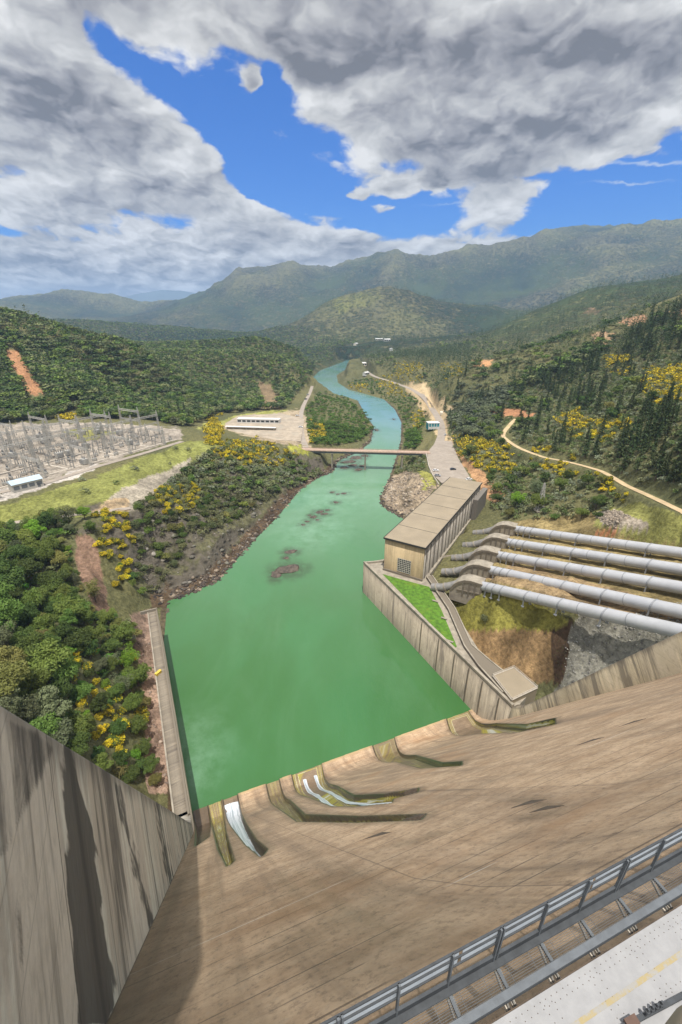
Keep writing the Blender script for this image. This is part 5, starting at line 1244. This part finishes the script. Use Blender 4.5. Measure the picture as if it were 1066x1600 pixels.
# hand-placed trees keep their room
for tx, ty, tr_ in taken: m_ = (np.hypot(X-tx, Y-ty) < tr_*.9) & (kind == 1); kind[m_] = 0
LIM = {1: 300-nb_, 2: 298, 3: 298, 4: 290}; stuffsel = []
def place_name(uu, vv):
    if uu < 262 and vv > 815 and not (uu > 200 and vv < 930): return 'on the left bank above the pool'
    if 200 <= uu < 520 and 685 < vv < 945: return 'on the rocky left bank downstream'
    if uu < 300 and 780 < vv: return 'on the grassy bank below the switchyard'
    if uu < 490 and vv <= 690: return 'on the wooded hill behind the switchyard'
    if uu < 590 and vv > 600: return 'on the green point beside the upper river'
    if uu < 672 and vv > 560: return 'on the right bank beyond the bridge'
    if uu > 690 and vv > 880: return 'on the grassy rock outcrop by the nearest penstock'
    if vv > 690 and uu < 985: return 'on the slope between the penstocks and the dirt track'
    if uu > 950 and vv > 600: return 'on the dark wooded slope above the dirt track'
    return 'on the brushy hillside above the dirt track'
noun = {1: ('broadleaf_tree', 'broadleaf tree'), 2: ('conifer_tree', 'pointed conifer'), 3: ('broom_shrub', 'broom bush covered in yellow flowers'), 4: ('scrub_bush', 'scrub bush')}
for k in (1, 2, 3, 4):
    idx = np.where(kind == k)[0]; big = hh[idx]/D[idx]
    if k == 4: big = big*np.where(inz('near', u[idx], v[idx]), 1.1, 1)
    idx = idx[np.argsort(-big)]; sel = idx[:LIM[k]]; rest = idx[LIM[k]:]; stuffsel.append((k, rest))
    for i in sel:
        pn = place_name(u[i], v[i]); x, y, z, h = X[i], Y[i], Z[i], hh[i]
        if k == 1:
            lf = random.choices(['oak', 'oakd', 'olive', 'greyg', 'lime'], [5, 3.5, .8, 1.2, .12])[0]
            if gp[i]: lf = random.choice(['greyg', 'greyg', 'oak'])
            if inz('island', u[i:i+1], v[i:i+1])[0] or inz('rbank', u[i:i+1], v[i:i+1])[0]: lf = random.choice(['oak', 'oak', 'lime', 'oak'])
            sz = 'small' if h < 6.5 else ('middle sized' if h < 9.5 else 'tall')
            put_tree('broadleaf_tree', x, y, z, h, lf, f'{sz} {LEAF[lf]} tree {pn}', 'broadleaf trees '+pn, D[i] > 330, lf == 'greyg' and D[i] < 330)
        elif k == 2:
            sz = 'slim short' if h < 14 else ('middle sized' if h < 18 else 'tall dark')
            put_tree('conifer_tree', x, y, z, h, 'needle', f'{sz} pointed conifer {pn}', 'conifers '+pn)
        elif k == 3:
            sz = 'low' if h < 2.7 else 'tall'
            put_bush('broom_shrub', x, y, z, h/2.7, f'{sz} broom bush in yellow flower {pn}', 'flowering broom '+pn, M['broomg'])
        else:
            lf = random.choices(['chap', 'oakd', 'oak', 'olive'], [4, 3, 2, 1])[0] if not inz('near', u[i:i+1], v[i:i+1])[0] else random.choice(['oakd', 'oak', 'oakd', 'olive', 'lime'])
            sz = 'low' if h < 2.5 else 'rounded'
            put_bush('scrub_bush', x, y, z, h/2.6, f'{sz} {LEAF[lf]} scrub bush {pn}', f'scrub bushes {pn}', M[lf])
# ---- the rest of the woodland and scrub as ground cover, one mass per kind
def far_proto(kd, lod, seed):
    rg = np.random.default_rng(seed)
    if kd == 1:
        C_, N_ = crown(rg, 7 if lod else 10, (.40, .40, .26), .52, .2, 6 if lod else 16, .3, .1); V, F = cards(C_, N_, np.full(len(C_), .11 if lod else .075), rg, .8)
    elif kd == 2:
        V, F = conifer_parts(rg, 1., .15, 6 if lod else 9, 5, 2 if lod else 3, .055 if lod else .042, .2)
    else:
        C_, N_ = crown(rg, 6, (.55, .55, .34), .40, .34, 4 if lod else 11, .3, .1); C_[:, 2] = np.maximum(C_[:, 2], .03); V, F = cards(C_, N_, np.full(len(C_), .24 if lod else .14), rg, .8)
    return V.astype(np.float32), F
TINT = {1: [(.105, .17, .03), (.06, .105, .022), (.16, .215, .045), (.18, .20, .08), (.12, .145, .06), (.065, .095, .03)], 2: [(.04, .07, .025), (.055, .09, .032), (.08, .11, .045)], 3: [(.62, .46, .014), (.68, .52, .02), (.50, .40, .025)], 4: [(.13, .165, .055), (.17, .19, .085), (.21, .22, .11), (.095, .135, .038), (.19, .215, .135)]}
snm = {1: ('woodland', 'broadleaf woodland covering the far hillsides'), 2: ('conifer_wood', 'scattered conifers over the far slopes'), 3: ('broom_thicket', 'far patches of yellow broom'), 4: ('scrub_cover', 'low scrub covering the banks and hillsides')}
for k, idx in stuffsel:
    Vs, Fs, Cs = [], [], []; nv = 0
    for lod in (0, 1):
        ii = idx[(D[idx] > 800) == bool(lod)]
        for vi in range(4):
            jj = ii[vi::4]
            if not len(jj): continue
            V, F = far_proto(k, lod, 500+k*20+vi+lod*7); n = len(jj)
            a_ = RNG.uniform(0, 6.28, n); ca, sa = np.cos(a_)[:, None], np.sin(a_)[:, None]
            hs = hh[jj]*(1.0 if k in (1, 2) else 1.25); ws = hs*RNG.uniform(.9, 1.35, n)*(1.35 if k == 1 and lod == 0 else 1)
            vx = (V[None, :, 0]*ca-V[None, :, 1]*sa)*ws[:, None]+X[jj][:, None]; vy = (V[None, :, 0]*sa+V[None, :, 1]*ca)*ws[:, None]+Y[jj][:, None]; vz = V[None, :, 2]*hs[:, None]+Z[jj][:, None]-.1
            Vs.append(np.stack([vx, vy, vz], -1).reshape(-1, 3)); Fs.append((F[None]+(np.arange(n)*len(V))[:, None, None]+nv).reshape(-1, 4)); nv += n*len(V)
            pal = np.array(TINT[k]); ti = RNG.integers(0, len(pal), n); cc = pal[ti]*RNG.uniform(.75, 1.25, (n, 1))
            if k == 1:
                gsel = gp[jj]; cc[gsel] = np.array([.115, .135, .075])*RNG.uniform(.8, 1.15, (gsel.sum(), 1))
                isl = inz('island', u[jj], v[jj]) | inz('rbank', u[jj], v[jj]); cc[isl] = np.array([.085, .15, .022])*RNG.uniform(.7, 1.2, (isl.sum(), 1))
            if k == 4:
                isl = inz('island', u[jj], v[jj]) | inz('rbank', u[jj], v[jj]); cc[isl] = np.array([.10, .17, .025])*RNG.uniform(.6, 1.2, (isl.sum(), 1))
                lbk = inz('lbank', u[jj], v[jj]) & (v[jj] > 770); cc[lbk] = np.array([.13, .135, .06])*RNG.uniform(.6, 1.2, (lbk.sum(), 1))
            cf = np.repeat(cc, len(F), 0)
            if k == 3: gm_ = RNG.random(len(cf)) < .4; cf[gm_] = np.array([.09, .11, .02])
            Cs.append(cf)
    if not Vs: continue
    me = np_mesh(snm[k][0], np.concatenate(Vs), np.concatenate(Fs), M['stuffleaf'], col={'tint': np.concatenate(Cs)})
    tag(link(bpy.data.objects.new(snm[k][0], me)), snm[k][1], kind='stuff')

# ---- loose boulders along the waterlines and on the gravel slopes
def boulders(n, sampler, smin, smax, pal, seed):
    rg = np.random.default_rng(seed); P_ = sampler(rg, n); n = len(P_)
    t = (1+5**.5)/2; iv = np.array([(-1,t,0),(1,t,0),(-1,-t,0),(1,-t,0),(0,-1,t),(0,1,t),(0,-1,-t),(0,1,-t),(t,0,-1),(t,0,1),(-t,0,-1),(-t,0,1)])/1.9
    fi = np.array([(0,11,5),(0,5,1),(0,1,7),(0,7,10),(0,10,11),(1,5,9),(5,11,4),(11,10,2),(10,7,6),(7,1,8),(3,9,4),(3,4,2),(3,2,6),(3,6,8),(3,8,9),(4,9,5),(2,4,11),(6,2,10),(8,6,7),(9,8,1)])
    sz = smin*(smax/smin)**(rg.random(n)**2.2)
    V = iv[None]*(1+rg.normal(0, .22, (n, 12, 1)))*sz[:, None, None]*np.stack([rg.uniform(.8, 1.5, n), rg.uniform(.8, 1.5, n), rg.uniform(.5, .9, n)], -1)[:, None]+P_[:, None]
    F = fi[None]+(np.arange(n)*12)[:, None, None]; cc = np.array(pal)[rg.integers(0, len(pal), n)]*rg.uniform(.6, 1.3, (n, 1))
    return V.reshape(-1, 3), F.reshape(-1, 3), np.repeat(cc, 20, 0)
rbm = newmat('boulder_stone'); nb, b = principled(rbm); nn = nb.noise(nb.node('ShaderNodeNewGeometry').outputs['Position'], 1.5, 5, .7)
cm_ = nb.node('ShaderNodeCombineColor'); kk_ = nb.step(nn, .3, .7, .6, 1.3)
for i in range(3): nb.put(cm_.inputs[i], kk_)
nb.put(b.inputs['Base Color'], nb.mix(1, nb.attr('tint'), cm_.outputs[0], 'MULTIPLY')); b.inputs['Roughness'].default_value = .9
def shore(line, dmax):
    L = np.array(line)
    def f(rg, n):
        i = rg.integers(0, len(L)-1, n); t = rg.random(n)[:, None]; p = L[i]*(1-t)+L[i+1]*t+rg.normal(0, dmax*.55, (n, 2)); x, y = p[:, 0], p[:, 1]
        d = sdpoly(x, y, RIVER); k = (d > -1.2) & (d < dmax) & ~inpoly(x, y, PLAT); x, y = x[k], y[k]; z = np.maximum(Hq(x, y), -.2); return np.stack([x, y, z], 1)
    return f
def area(poly_px, z):
    P_ = np.array([W(*p, z) for p in poly_px]); lo, hi = P_.min(0), P_.max(0)
    def f(rg, n):
        p = lo+(hi-lo)*rg.random((n, 2)); x, y = p[:, 0], p[:, 1]; zz = Hq(x, y); uu_, vv_ = view_px(x, y, zz); k = inpoly(uu_, vv_, poly_px) & (sdpoly(x, y, RIVER) > 0); return np.stack([x[k], y[k], zz[k]], 1)
    return f
dk3 = [(.07, .052, .04), (.10, .075, .055), (.05, .042, .036), (.24, .19, .14)]; gr3 = [(.30, .29, .26), (.22, .215, .20), (.36, .34, .29), (.17, .16, .15)]; tn3 = [(.30, .24, .18), (.22, .18, .14), (.36, .30, .23)]
parts = [boulders(2600, shore(RIV_L[:9], 10), .25, 1.5, dk3, 1), boulders(700, shore(RIV_R[8:], 5), .3, 1.4, dk3, 2), boulders(900, shore(RIV_L[8:14], 5), .3, 1.6, dk3, 7),
         boulders(2600, area([(595,775),(612,744),(650,738),(682,755),(660,790),(635,810)], 9), .25, 1.5, tn3, 3), boulders(9000, area([(888,985),(905,960),(960,968),(1080,935),(1100,1010),(1000,1040),(850,1100),(878,1065)], 40), .12, .42, gr3, 4),
         boulders(1800, area([(925,803),(960,797),(1010,815),(1010,828),(960,826)], 52), .25, 1.1, tn3, 5), boulders(1600, area([(205,962),(236,952),(270,1240),(232,1240),(222,1060)], 21), .15, .7, [(.26, .17, .13), (.19, .14, .11), (.32, .25, .2)], 6),
         boulders(1200, area([(205,830),(300,745),(400,730),(470,722),(500,745),(440,800),(350,890),(245,940),(215,930)], 20), .4, 2.0, [(.16, .15, .12), (.11, .10, .08), (.22, .20, .17)], 8)]
nv = 0; Vs, Fs, Cs = [], [], []
for V, F, c_ in parts: Vs.append(V); Fs.append(F+nv); Cs.append(c_); nv += len(V)
me = np_mesh('boulders', np.concatenate(Vs), np.concatenate(Fs), rbm, col={'tint': np.concatenate(Cs)})
tag(link(bpy.data.objects.new('boulders', me)), 'loose boulders and rubble along the banks and slopes', kind='stuff')
# ------------------------------------------------------------------ catwalk and gate at the crest
EX = np.array([LD[0], LD[1]]); OX = np.array([-LD[1], LD[0]]); er = math.atan2(LD[1], LD[0])
CP3 = lambda e, o, z: (EX[0]*e+OX[0]*o, EX[1]*e+OX[1]*o, z)
cw = thing('catwalk', 'steel grating catwalk with blue grey guard rail along the spillway crest', 'walkway')
E0, E1, OO, OI, ZF = -6., 22., 2.84, 2.35, 139.0
for nm, o_, z_, w_, h_, mt in [('toe_beam', OO, ZF+.06, .05, .20, 'rail_dark'), ('edge_angle', OO-.07, ZF-.02, .12, .035, 'rail_dark'), ('inner_beam', OI, ZF-.01, .12, .15, 'beam_grey'),
                               ('top_rail', OO+.02, ZF+1.08, .035, .04, 'rail_dark'), ('middle_rail', OO+.02, ZF+.83, .028, .03, 'rail_dark'), ('lower_rail', OO+.02, ZF+.56, .028, .03, 'rail_dark')]:
    mb = MB(); mb.beam(CP3(E0, o_, z_), CP3(E1, o_, z_), w_, h_); mb.build(nm, M[mt], cw)
for z0, z1 in ((.585, .805), (.86, 1.05)):
    for k in range(9):
        a_, b_ = E0+k*3.1+.04, E0+(k+1)*3.1-.04
        mb = MB(); mb.beam(CP3(a_, OO+.035, ZF+(z0+z1)/2), CP3(b_, OO+.035, ZF+(z0+z1)/2), .008, z1-z0); mb.build('infill_panel', M['rail_blue'], cw)
mb = MB()
for k in range(9): o_ = OI+.09+(OO-OI-.22)*k/8; mb.beam(CP3(E0, o_, ZF-.03), CP3(E1, o_, ZF-.03), .005)
for e_ in np.arange(E0, E1, .515): mb.beam(CP3(e_, OI, ZF-.045), CP3(e_, OO, ZF-.045), .006)
mb.build('grating', M['beam_grey'], cw)
k = 0
for e_ in np.arange(2.07-1.03*7, 21, 1.03):
    dbl = (k % 3 == 0)
    for off in ((-.035, .035) if dbl else (0,)):
        mb = MB(); mb.beam(CP3(e_+off, OO-.01, ZF-.08), CP3(e_+off, OO-.01, ZF+1.1), .05, .035, up=(EX[0], EX[1], 0)); mb.build('post', M['beam_grey'], cw)
    mb = MB(); mb.beam(CP3(e_, OO, ZF-.08), CP3(e_, OI-.05, ZF-.08), .06, .06); mb.build('floor_joist', M['beam_grey'], cw)
    if k % 3 != 1 or True:
        for off in (-.05, .05):
            mb = MB(); mb.beam(CP3(e_+off, OO-.12, ZF-.12), CP3(e_+off*1.3+.05, OI-.08, ZF-.47), .03, .05); mb.build('brace', M['wire'], cw)
        for off in (-.07, .07):
            mb = MB(); mb.beam(CP3(e_+.05+off, OI+.06, ZF-.50), CP3(e_+.05+off, OI-.22, ZF-.50), .075, .07); mb.build('base_plate', M['foot'], cw)
    k += 1
gt = thing('spillway_gate', 'white riveted steel spillway gate with a yellow line along its top', 'gate')
gp_ = newmat('white_gate_paint'); nb, b = principled(gp_); co_ = nb.node('ShaderNodeNewGeometry').outputs['Position']
n_1 = nb.noise(co_, 3., 6, .65); c = nb.mix(nb.step(n_1, .3, .7), c3(.27, .27, .275), c3(.32, .32, .325)); c = nb.mix(nb.step(nb.noise(co_, 11., 5, .7), .62, .75, 0, .5), c, c3(.27, .24, .20))
nb.put(b.inputs['Base Color'], c); b.inputs['Roughness'].default_value = .55
mb = MB(); mb.prism([CP3(E0, 2.17, 0)[:2], CP3(E1, 2.17, 0)[:2], CP3(E1, -2.5, 0)[:2], CP3(E0, -2.5, 0)[:2]], 138.8, 139.0); gpl = mb.build('gate_plate', gp_, gt)
mb = MB(); mb.beam(CP3(E0, 2.185, 138.86), CP3(E1, 2.185, 138.86), .03, .20); mb.build('seal_edge', M['bark'], gt)
ym = newmat('worn_yellow_line'); nb, b = principled(ym); co_ = nb.node('ShaderNodeNewGeometry').outputs['Position']
nb.put(b.inputs['Base Color'], nb.mix(nb.step(nb.noise(co_, 5., 5, .7), .42, .60), c3(.34, .275, .14), c3(.30, .29, .27))); b.inputs['Roughness'].default_value = .7
mb = MB(); mb.beam(CP3(E0, 1.66, 139.0), CP3(E1, 1.66, 139.0), .075, .008); mb.build('yellow_line', ym, gt)
mb = MB()
def rivet(e_, o_):
    r_ = .011; x, y, z = CP3(e_, o_, 139.0); n_v = 6
    vs = [(x+r_*math.cos(a*math.pi/3), y+r_*math.sin(a*math.pi/3), z-.002) for a in range(6)]+[(x, y, z+.010)]
    mb.add(vs, [(a, (a+1) % 6, 6) for a in range(6)])
for e_ in np.arange(1, 9.5, .13):
    for o_ in (2.08, 1.99, 1.40, 1.30): rivet(e_+random.uniform(-.01, .01), o_)
for e_ in np.arange(1.5, 9.5, 1.05):
    for o_ in np.arange(.7, 2.05, .11):
        for d_e in (-.08, .08): rivet(e_+d_e+random.uniform(-.008, .008), o_)
o = mb.build('rivet_row', M['bark'], gt); o['kind'] = 'stuff'
cl_ = thing('gate_clamp', 'dark rusty clamp bar with upright bolts on the white gate', 'clamp')
p, q = W(972, 1606, 139.1), W(1095, 1540, 139.1); dv = np.array(q)-np.array(p); dv /= np.hypot(*dv)
mb = MB(); mb.beam((*p, 139.08), (*q, 139.06), .06, .08); mb.build('bar', M['rail_dark'], cl_)
mb = MB(); mb.beam((*(np.array(p)+dv*.08), 139.15), (*(np.array(p)+dv*.3), 139.17), .12, .06); mb.build('strap', simple('rusty_steel', (.10, .06, .045), .8), cl_)
for t_ in (.50, .60, .70, .80):
    r_ = np.array(p)+dv*t_; mb = MB(); mb.tube([(*r_, 139.1), (*r_, 139.34)], .022, 8); mb.tube([(*r_, 139.22), (*r_, 139.27)], .04, 6); mb.build('bolt', M['rail_dark'], cl_)
pp = thing('parapet_post', 'beige rounded post top at the viewpoint rail', 'post', (1.045, .445, 147.3))
n = 28; rg_ = []
prof_ = [(.15, 0), (.15, .75), (.148, .86), (.135, .93), (.11, .975), (.07, 1.0), (.0, 1.01)]
vs = [(r_*math.cos(2*math.pi*k/n), r_*math.sin(2*math.pi*k/n), z) for r_, z in prof_[:-1] for k in range(n)]+[(0, 0, 1.01)]
fs = [(i*n+k, i*n+(k+1) % n, (i+1)*n+(k+1) % n, (i+1)*n+k) for i in range(len(prof_)-2) for k in range(n)]+[((len(prof_)-2)*n+k, (len(prof_)-2)*n+(k+1) % n, len(vs)-1) for k in range(n)]
mb = MB(); mb.add(vs, fs); mb.build('post_body', simple('beige_paint', (.36, .30, .22), .8, 0, .1, 6), pp, smooth=True)
# ------------------------------------------------------------------ camera
cam = bpy.data.cameras.new('camera'); co = link(bpy.data.objects.new('camera', cam)); S.camera = co
cam.sensor_fit = 'VERTICAL'; cam.sensor_height = 36; cam.lens = FPX/1600*36; cam.clip_start = .05; cam.clip_end = 80000
co.location = (0, 0, EYE); co.rotation_euler = (math.pi/2-PITCH, 0, 0)
# ------------------------------------------------------------------ daylight
SUN = Vector((.04, -1, 0)).normalized()*math.cos(R(74)); SUN.z = math.sin(R(74))
sun = bpy.data.lights.new('sun', 'SUN'); sun.energy = 3.1; sun.angle = R(.6); sun.color = (1, .95, .87)
so = link(bpy.data.objects.new('sun', sun)); so.rotation_euler = SUN.to_track_quat('Z', 'Y').to_euler(); so.location = (0, 0, 900)
w = bpy.data.worlds.new('World'); S.world = w; w.use_nodes = True
nb = NB(w.node_tree); bg = nb.n['Background']
sky = nb.node('ShaderNodeTexSky', sky_type='NISHITA'); sky.sun_disc = False; sky.sun_elevation = R(74); sky.sun_rotation = math.atan2(SUN.x, SUN.y)
bg.inputs[1].default_value = .15
dirv = nb.coord('Generated'); sp = nb.node('ShaderNodeSeparateXYZ'); nb.put(sp.inputs[0], dirv)
yy = nb.math('MAXIMUM', nb.math('ABSOLUTE', sp.outputs[1]), .2)
uu = nb.math('DIVIDE', sp.outputs[0], yy); vv = nb.math('DIVIDE', sp.outputs[2], yy); vp = nb.math('MAXIMUM', vv, 0.)
def comb(x, y, z=0.):
    q = nb.node('ShaderNodeCombineXYZ')
    for i, k in enumerate((x, y, z)): nb.put(q.inputs[i], k)
    return q.outputs[0]
qx = nb.math('DIVIDE', uu, nb.math('ADD', vp, .55)); qy = nb.math('MULTIPLY', nb.math('LOGARITHM', nb.math('ADD', vp, .20), math.e), 1.05)
Q = comb(qx, qy, 3.3)
wv = nb.node('ShaderNodeTexNoise'); nb.put(wv.inputs['Vector'], Q); wv.inputs['Scale'].default_value = 9; wv.inputs['Detail'].default_value = 4; wv.inputs['Roughness'].default_value = .55
wrp = nb.vmath('SUBTRACT', wv.outputs['Color'], (.5, .5, .5))
Qw = nb.vmath('ADD', Q, nb.vmath('MULTIPLY', wrp, (.10, .10, .0)))
def vpuff(vec, det):
    vq = nb.node('ShaderNodeTexVoronoi', feature='F1'); nb.put(vq.inputs['Vector'], vec); vq.inputs['Scale'].default_value = 9.; vq.inputs['Detail'].default_value = det; vq.inputs['Roughness'].default_value = .5; vq.normalize = True
    return nb.math('SUBTRACT', .85, vq.outputs['Distance'])
def puff(vec, det): return nb.math('MULTIPLY_ADD', nb.noise(vec, 5.2, det*2.2, .56), .70, nb.math('MULTIPLY', vpuff(vec, det), .40))
n1 = puff(Qw, 4.)
s1 = nb.noise(Qw, 5.2, 4, .56); s2 = nb.noise(nb.mapping(Qw, loc=(-.012, .034, 0)), 5.2, 4, .56)      # softer billows, and the same a little nearer the sun
n3 = nb.noise(nb.mapping(Q, loc=(5, 2, 1)), 2.6, 4, .5)
wv2 = nb.node('ShaderNodeTexNoise'); nb.put(wv2.inputs['Vector'], Q); wv2.inputs['Scale'].default_value = 4.5; wv2.inputs['Detail'].default_value = 5; wv2.inputs['Roughness'].default_value = .6
wrp2 = nb.vmath('SUBTRACT', wv2.outputs['Color'], (.5, .5, .5)); sc_ = nb.node('ShaderNodeVectorMath', operation='SCALE'); nb.put(sc_.inputs[0], wrp2); sc_.inputs['Scale'].default_value = .24
wsep = nb.node('ShaderNodeSeparateXYZ'); nb.put(wsep.inputs[0], sc_.outputs[0])
wf_ = nb.math('ADD', vp, .20)
P = comb(nb.math('ADD', uu, nb.math('MULTIPLY', wsep.outputs[0], wf_)), nb.math('ADD', vv, nb.math('MULTIPLY', nb.math('MULTIPLY', wsep.outputs[1], wf_), .7)), 1.)
def uvof(px, py): d = ray(px, py); return np.array([d[0]/d[1], d[2]/d[1]])
def blob(px, py, rx, ry, ang=0):
    c0_ = uvof(px, py); ca, sa = math.cos(R(ang)), math.sin(R(ang))
    J = np.stack([uvof(px+rx*ca, py+rx*sa)-c0_, uvof(px-ry*sa, py+ry*ca)-c0_], 1); I = np.linalg.inv(J); k = -I@c0_
    a = nb.vmath('DOT_PRODUCT', P, (I[0, 0], I[0, 1], k[0])); b_ = nb.vmath('DOT_PRODUCT', P, (I[1, 0], I[1, 1], k[1]))
    r2 = nb.math('MULTIPLY_ADD', a, a, nb.math('MULTIPLY', b_, b_))
    return nb.math('EXPONENT', nb.math('MULTIPLY', r2, -1.))
def field(lst):
    acc = None
    for px, py, rx, ry, ang, w_ in lst:
        g_ = blob(px, py, rx, ry, ang); acc = nb.math('MULTIPLY', g_, w_) if acc is None else nb.math('MULTIPLY_ADD', g_, w_, acc)
    return acc
CLOUDS = [(40,150,230,120,25,1.0),(230,255,190,70,24,.95),(60,330,190,60,0,.5),(370,318,90,26,18,.6),(720,60,300,120,10,1.1),(540,70,180,90,30,.85),(800,220,150,110,30,.8),(610,185,140,70,22,.85),(1000,90,140,110,0,.8),(760,325,85,42,-12,.8),(970,195,90,45,-25,.5),
          (250,420,330,45,0,.9),(560,388,200,26,0,.75),(60,440,160,50,0,.8),(830,376,140,13,-9,.75),(388,132,26,26,0,1.3),(560,302,30,13,0,1.5),(680,280,22,12,0,1.4),(622,286,24,11,0,1.4),(600,325,34,11,0,1.4),(530,338,40,12,0,.9),(1056,362,26,9,0,.5),(240,10,200,60,0,.6),(1080,60,90,160,0,.4),(533,-250,1200,200,0,.8),(250,475,420,36,0,.7)]
HOLES = [(360,215,125,38,42,-1.0),(540,318,140,30,10,-.85),(330,130,70,26,35,-.3),(424,150,22,52,12,-.7),(388,132,52,48,0,-.5),(960,312,150,42,-8,-1.1),(645,335,110,26,5,-.5),(1055,195,36,32,0,-.5),(200,95,80,22,35,-.4),(20,357,50,10,0,-.6),(760,377,60,12,0,-.25)]
F = nb.math('ADD', nb.math('ADD', field(CLOUDS), field(HOLES)), nb.math('MAXIMUM', nb.step(vv, .52, .9, 0., .75), nb.step(sp.outputs[1], .1, -.2, 0., .6)))  # cloud cover added overhead and behind, out of view, for neutral ambient light
dens = nb.math('ADD', nb.math('SUBTRACT', F, .34), nb.math('MULTIPLY', nb.math('SUBTRACT', n1, .54), 3.5))
alpha = nb.step(dens, -.08, .30)
thick = nb.math('ADD', nb.math('MULTIPLY', F, .5), nb.math('MULTIPLY', nb.math('SUBTRACT', n3, .5), 1.7))
DARK = [(690,120,210,60,15,.55),(930,80,130,60,0,.35),(60,300,130,30,8,.3),(100,170,120,40,20,.25),(820,290,60,24,10,.3),(560,40,110,40,10,.2),(250,345,160,16,8,.25),(200,432,250,16,0,.2)]
thick = nb.math('ADD', thick, field(DARK))
thick = nb.math('MULTIPLY', thick, nb.step(dens, .0, .8))
relief = nb.math('SUBTRACT', s1, s2)
br_ = nb.step(thick, -.05, 1.15, .70, .31)
br_ = nb.math('ADD', br_, nb.math('MULTIPLY', relief, nb.step(vp, .03, .22, 3.4, 2.0)))
br_ = nb.math('ADD', br_, nb.math('MULTIPLY', nb.math('SUBTRACT', n1, .54), .8))
br_ = nb.math('MINIMUM', nb.math('MAXIMUM', br_, .19), .95)
hor = nb.step(vp, .02, .16, .13, 0.)
br_ = nb.math('ADD', br_, hor)
sc2 = nb.node('ShaderNodeVectorMath', operation='SCALE'); nb.put(sc2.inputs[0], nb.mix(nb.step(br_, .2, .7), c3(1.0, .965, 1.0), c3(1., .985, .955))); nb.put(sc2.inputs['Scale'], nb.math('MULTIPLY', br_, nb.math('ADD', 3.9, nb.math('MAXIMUM', nb.step(vv, .5, .9, 0., 2.6), nb.step(sp.outputs[1], .15, -.15, 0., 2.6)))))  # unseen clouds overhead and behind brightened as added fill light
blue = nb.mix(1, sky.outputs[0], c3(.055, .285, .66), 'MULTIPLY')
# two old vapour trails in the clear air on the right
tr_ = field([(1030,250,75,2.6,-7,.55),(985,287,42,1.6,-4,.5),(700,317,30,1.4,-3,.3)])
tw_ = nb.mix(nb.math('MINIMUM', tr_, 1.), blue, c3(3.3, 3.5, 3.7))
full = nb.mix(alpha, tw_, sc2.outputs[0])
nb.l.new(full, bg.inputs[0])
try: w.cycles.sampling_method = 'MANUAL'; w.cycles.sample_map_resolution = 512
except Exception: pass
# ------------------------------------------------------------------ air
hz = newmat('pale_air'); hz.node_tree.nodes.clear(); nb = NB(hz.node_tree)
pv = nb.node('ShaderNodeVolumePrincipled'); ou = nb.node('ShaderNodeOutputMaterial'); nb.l.new(pv.outputs[0], ou.inputs['Volume'])
pv.inputs['Color'].default_value = (.44, .66, 1, 1); pv.inputs['Density'].default_value = 8e-5; pv.inputs['Anisotropy'].default_value = 0.
zt_ = float(max(TZ.max(), top[:, 2].max()))+60
mb = MB(); mb.box((0, 9200, (zt_-40)/2), (36000, 19000, zt_+40)); tag(mb.build('haze', hz), 'thin pale air over the valley', kind='stuff')
S.view_settings.view_transform = 'Standard'; S.view_settings.look = 'None'; S.view_settings.exposure = 0.72
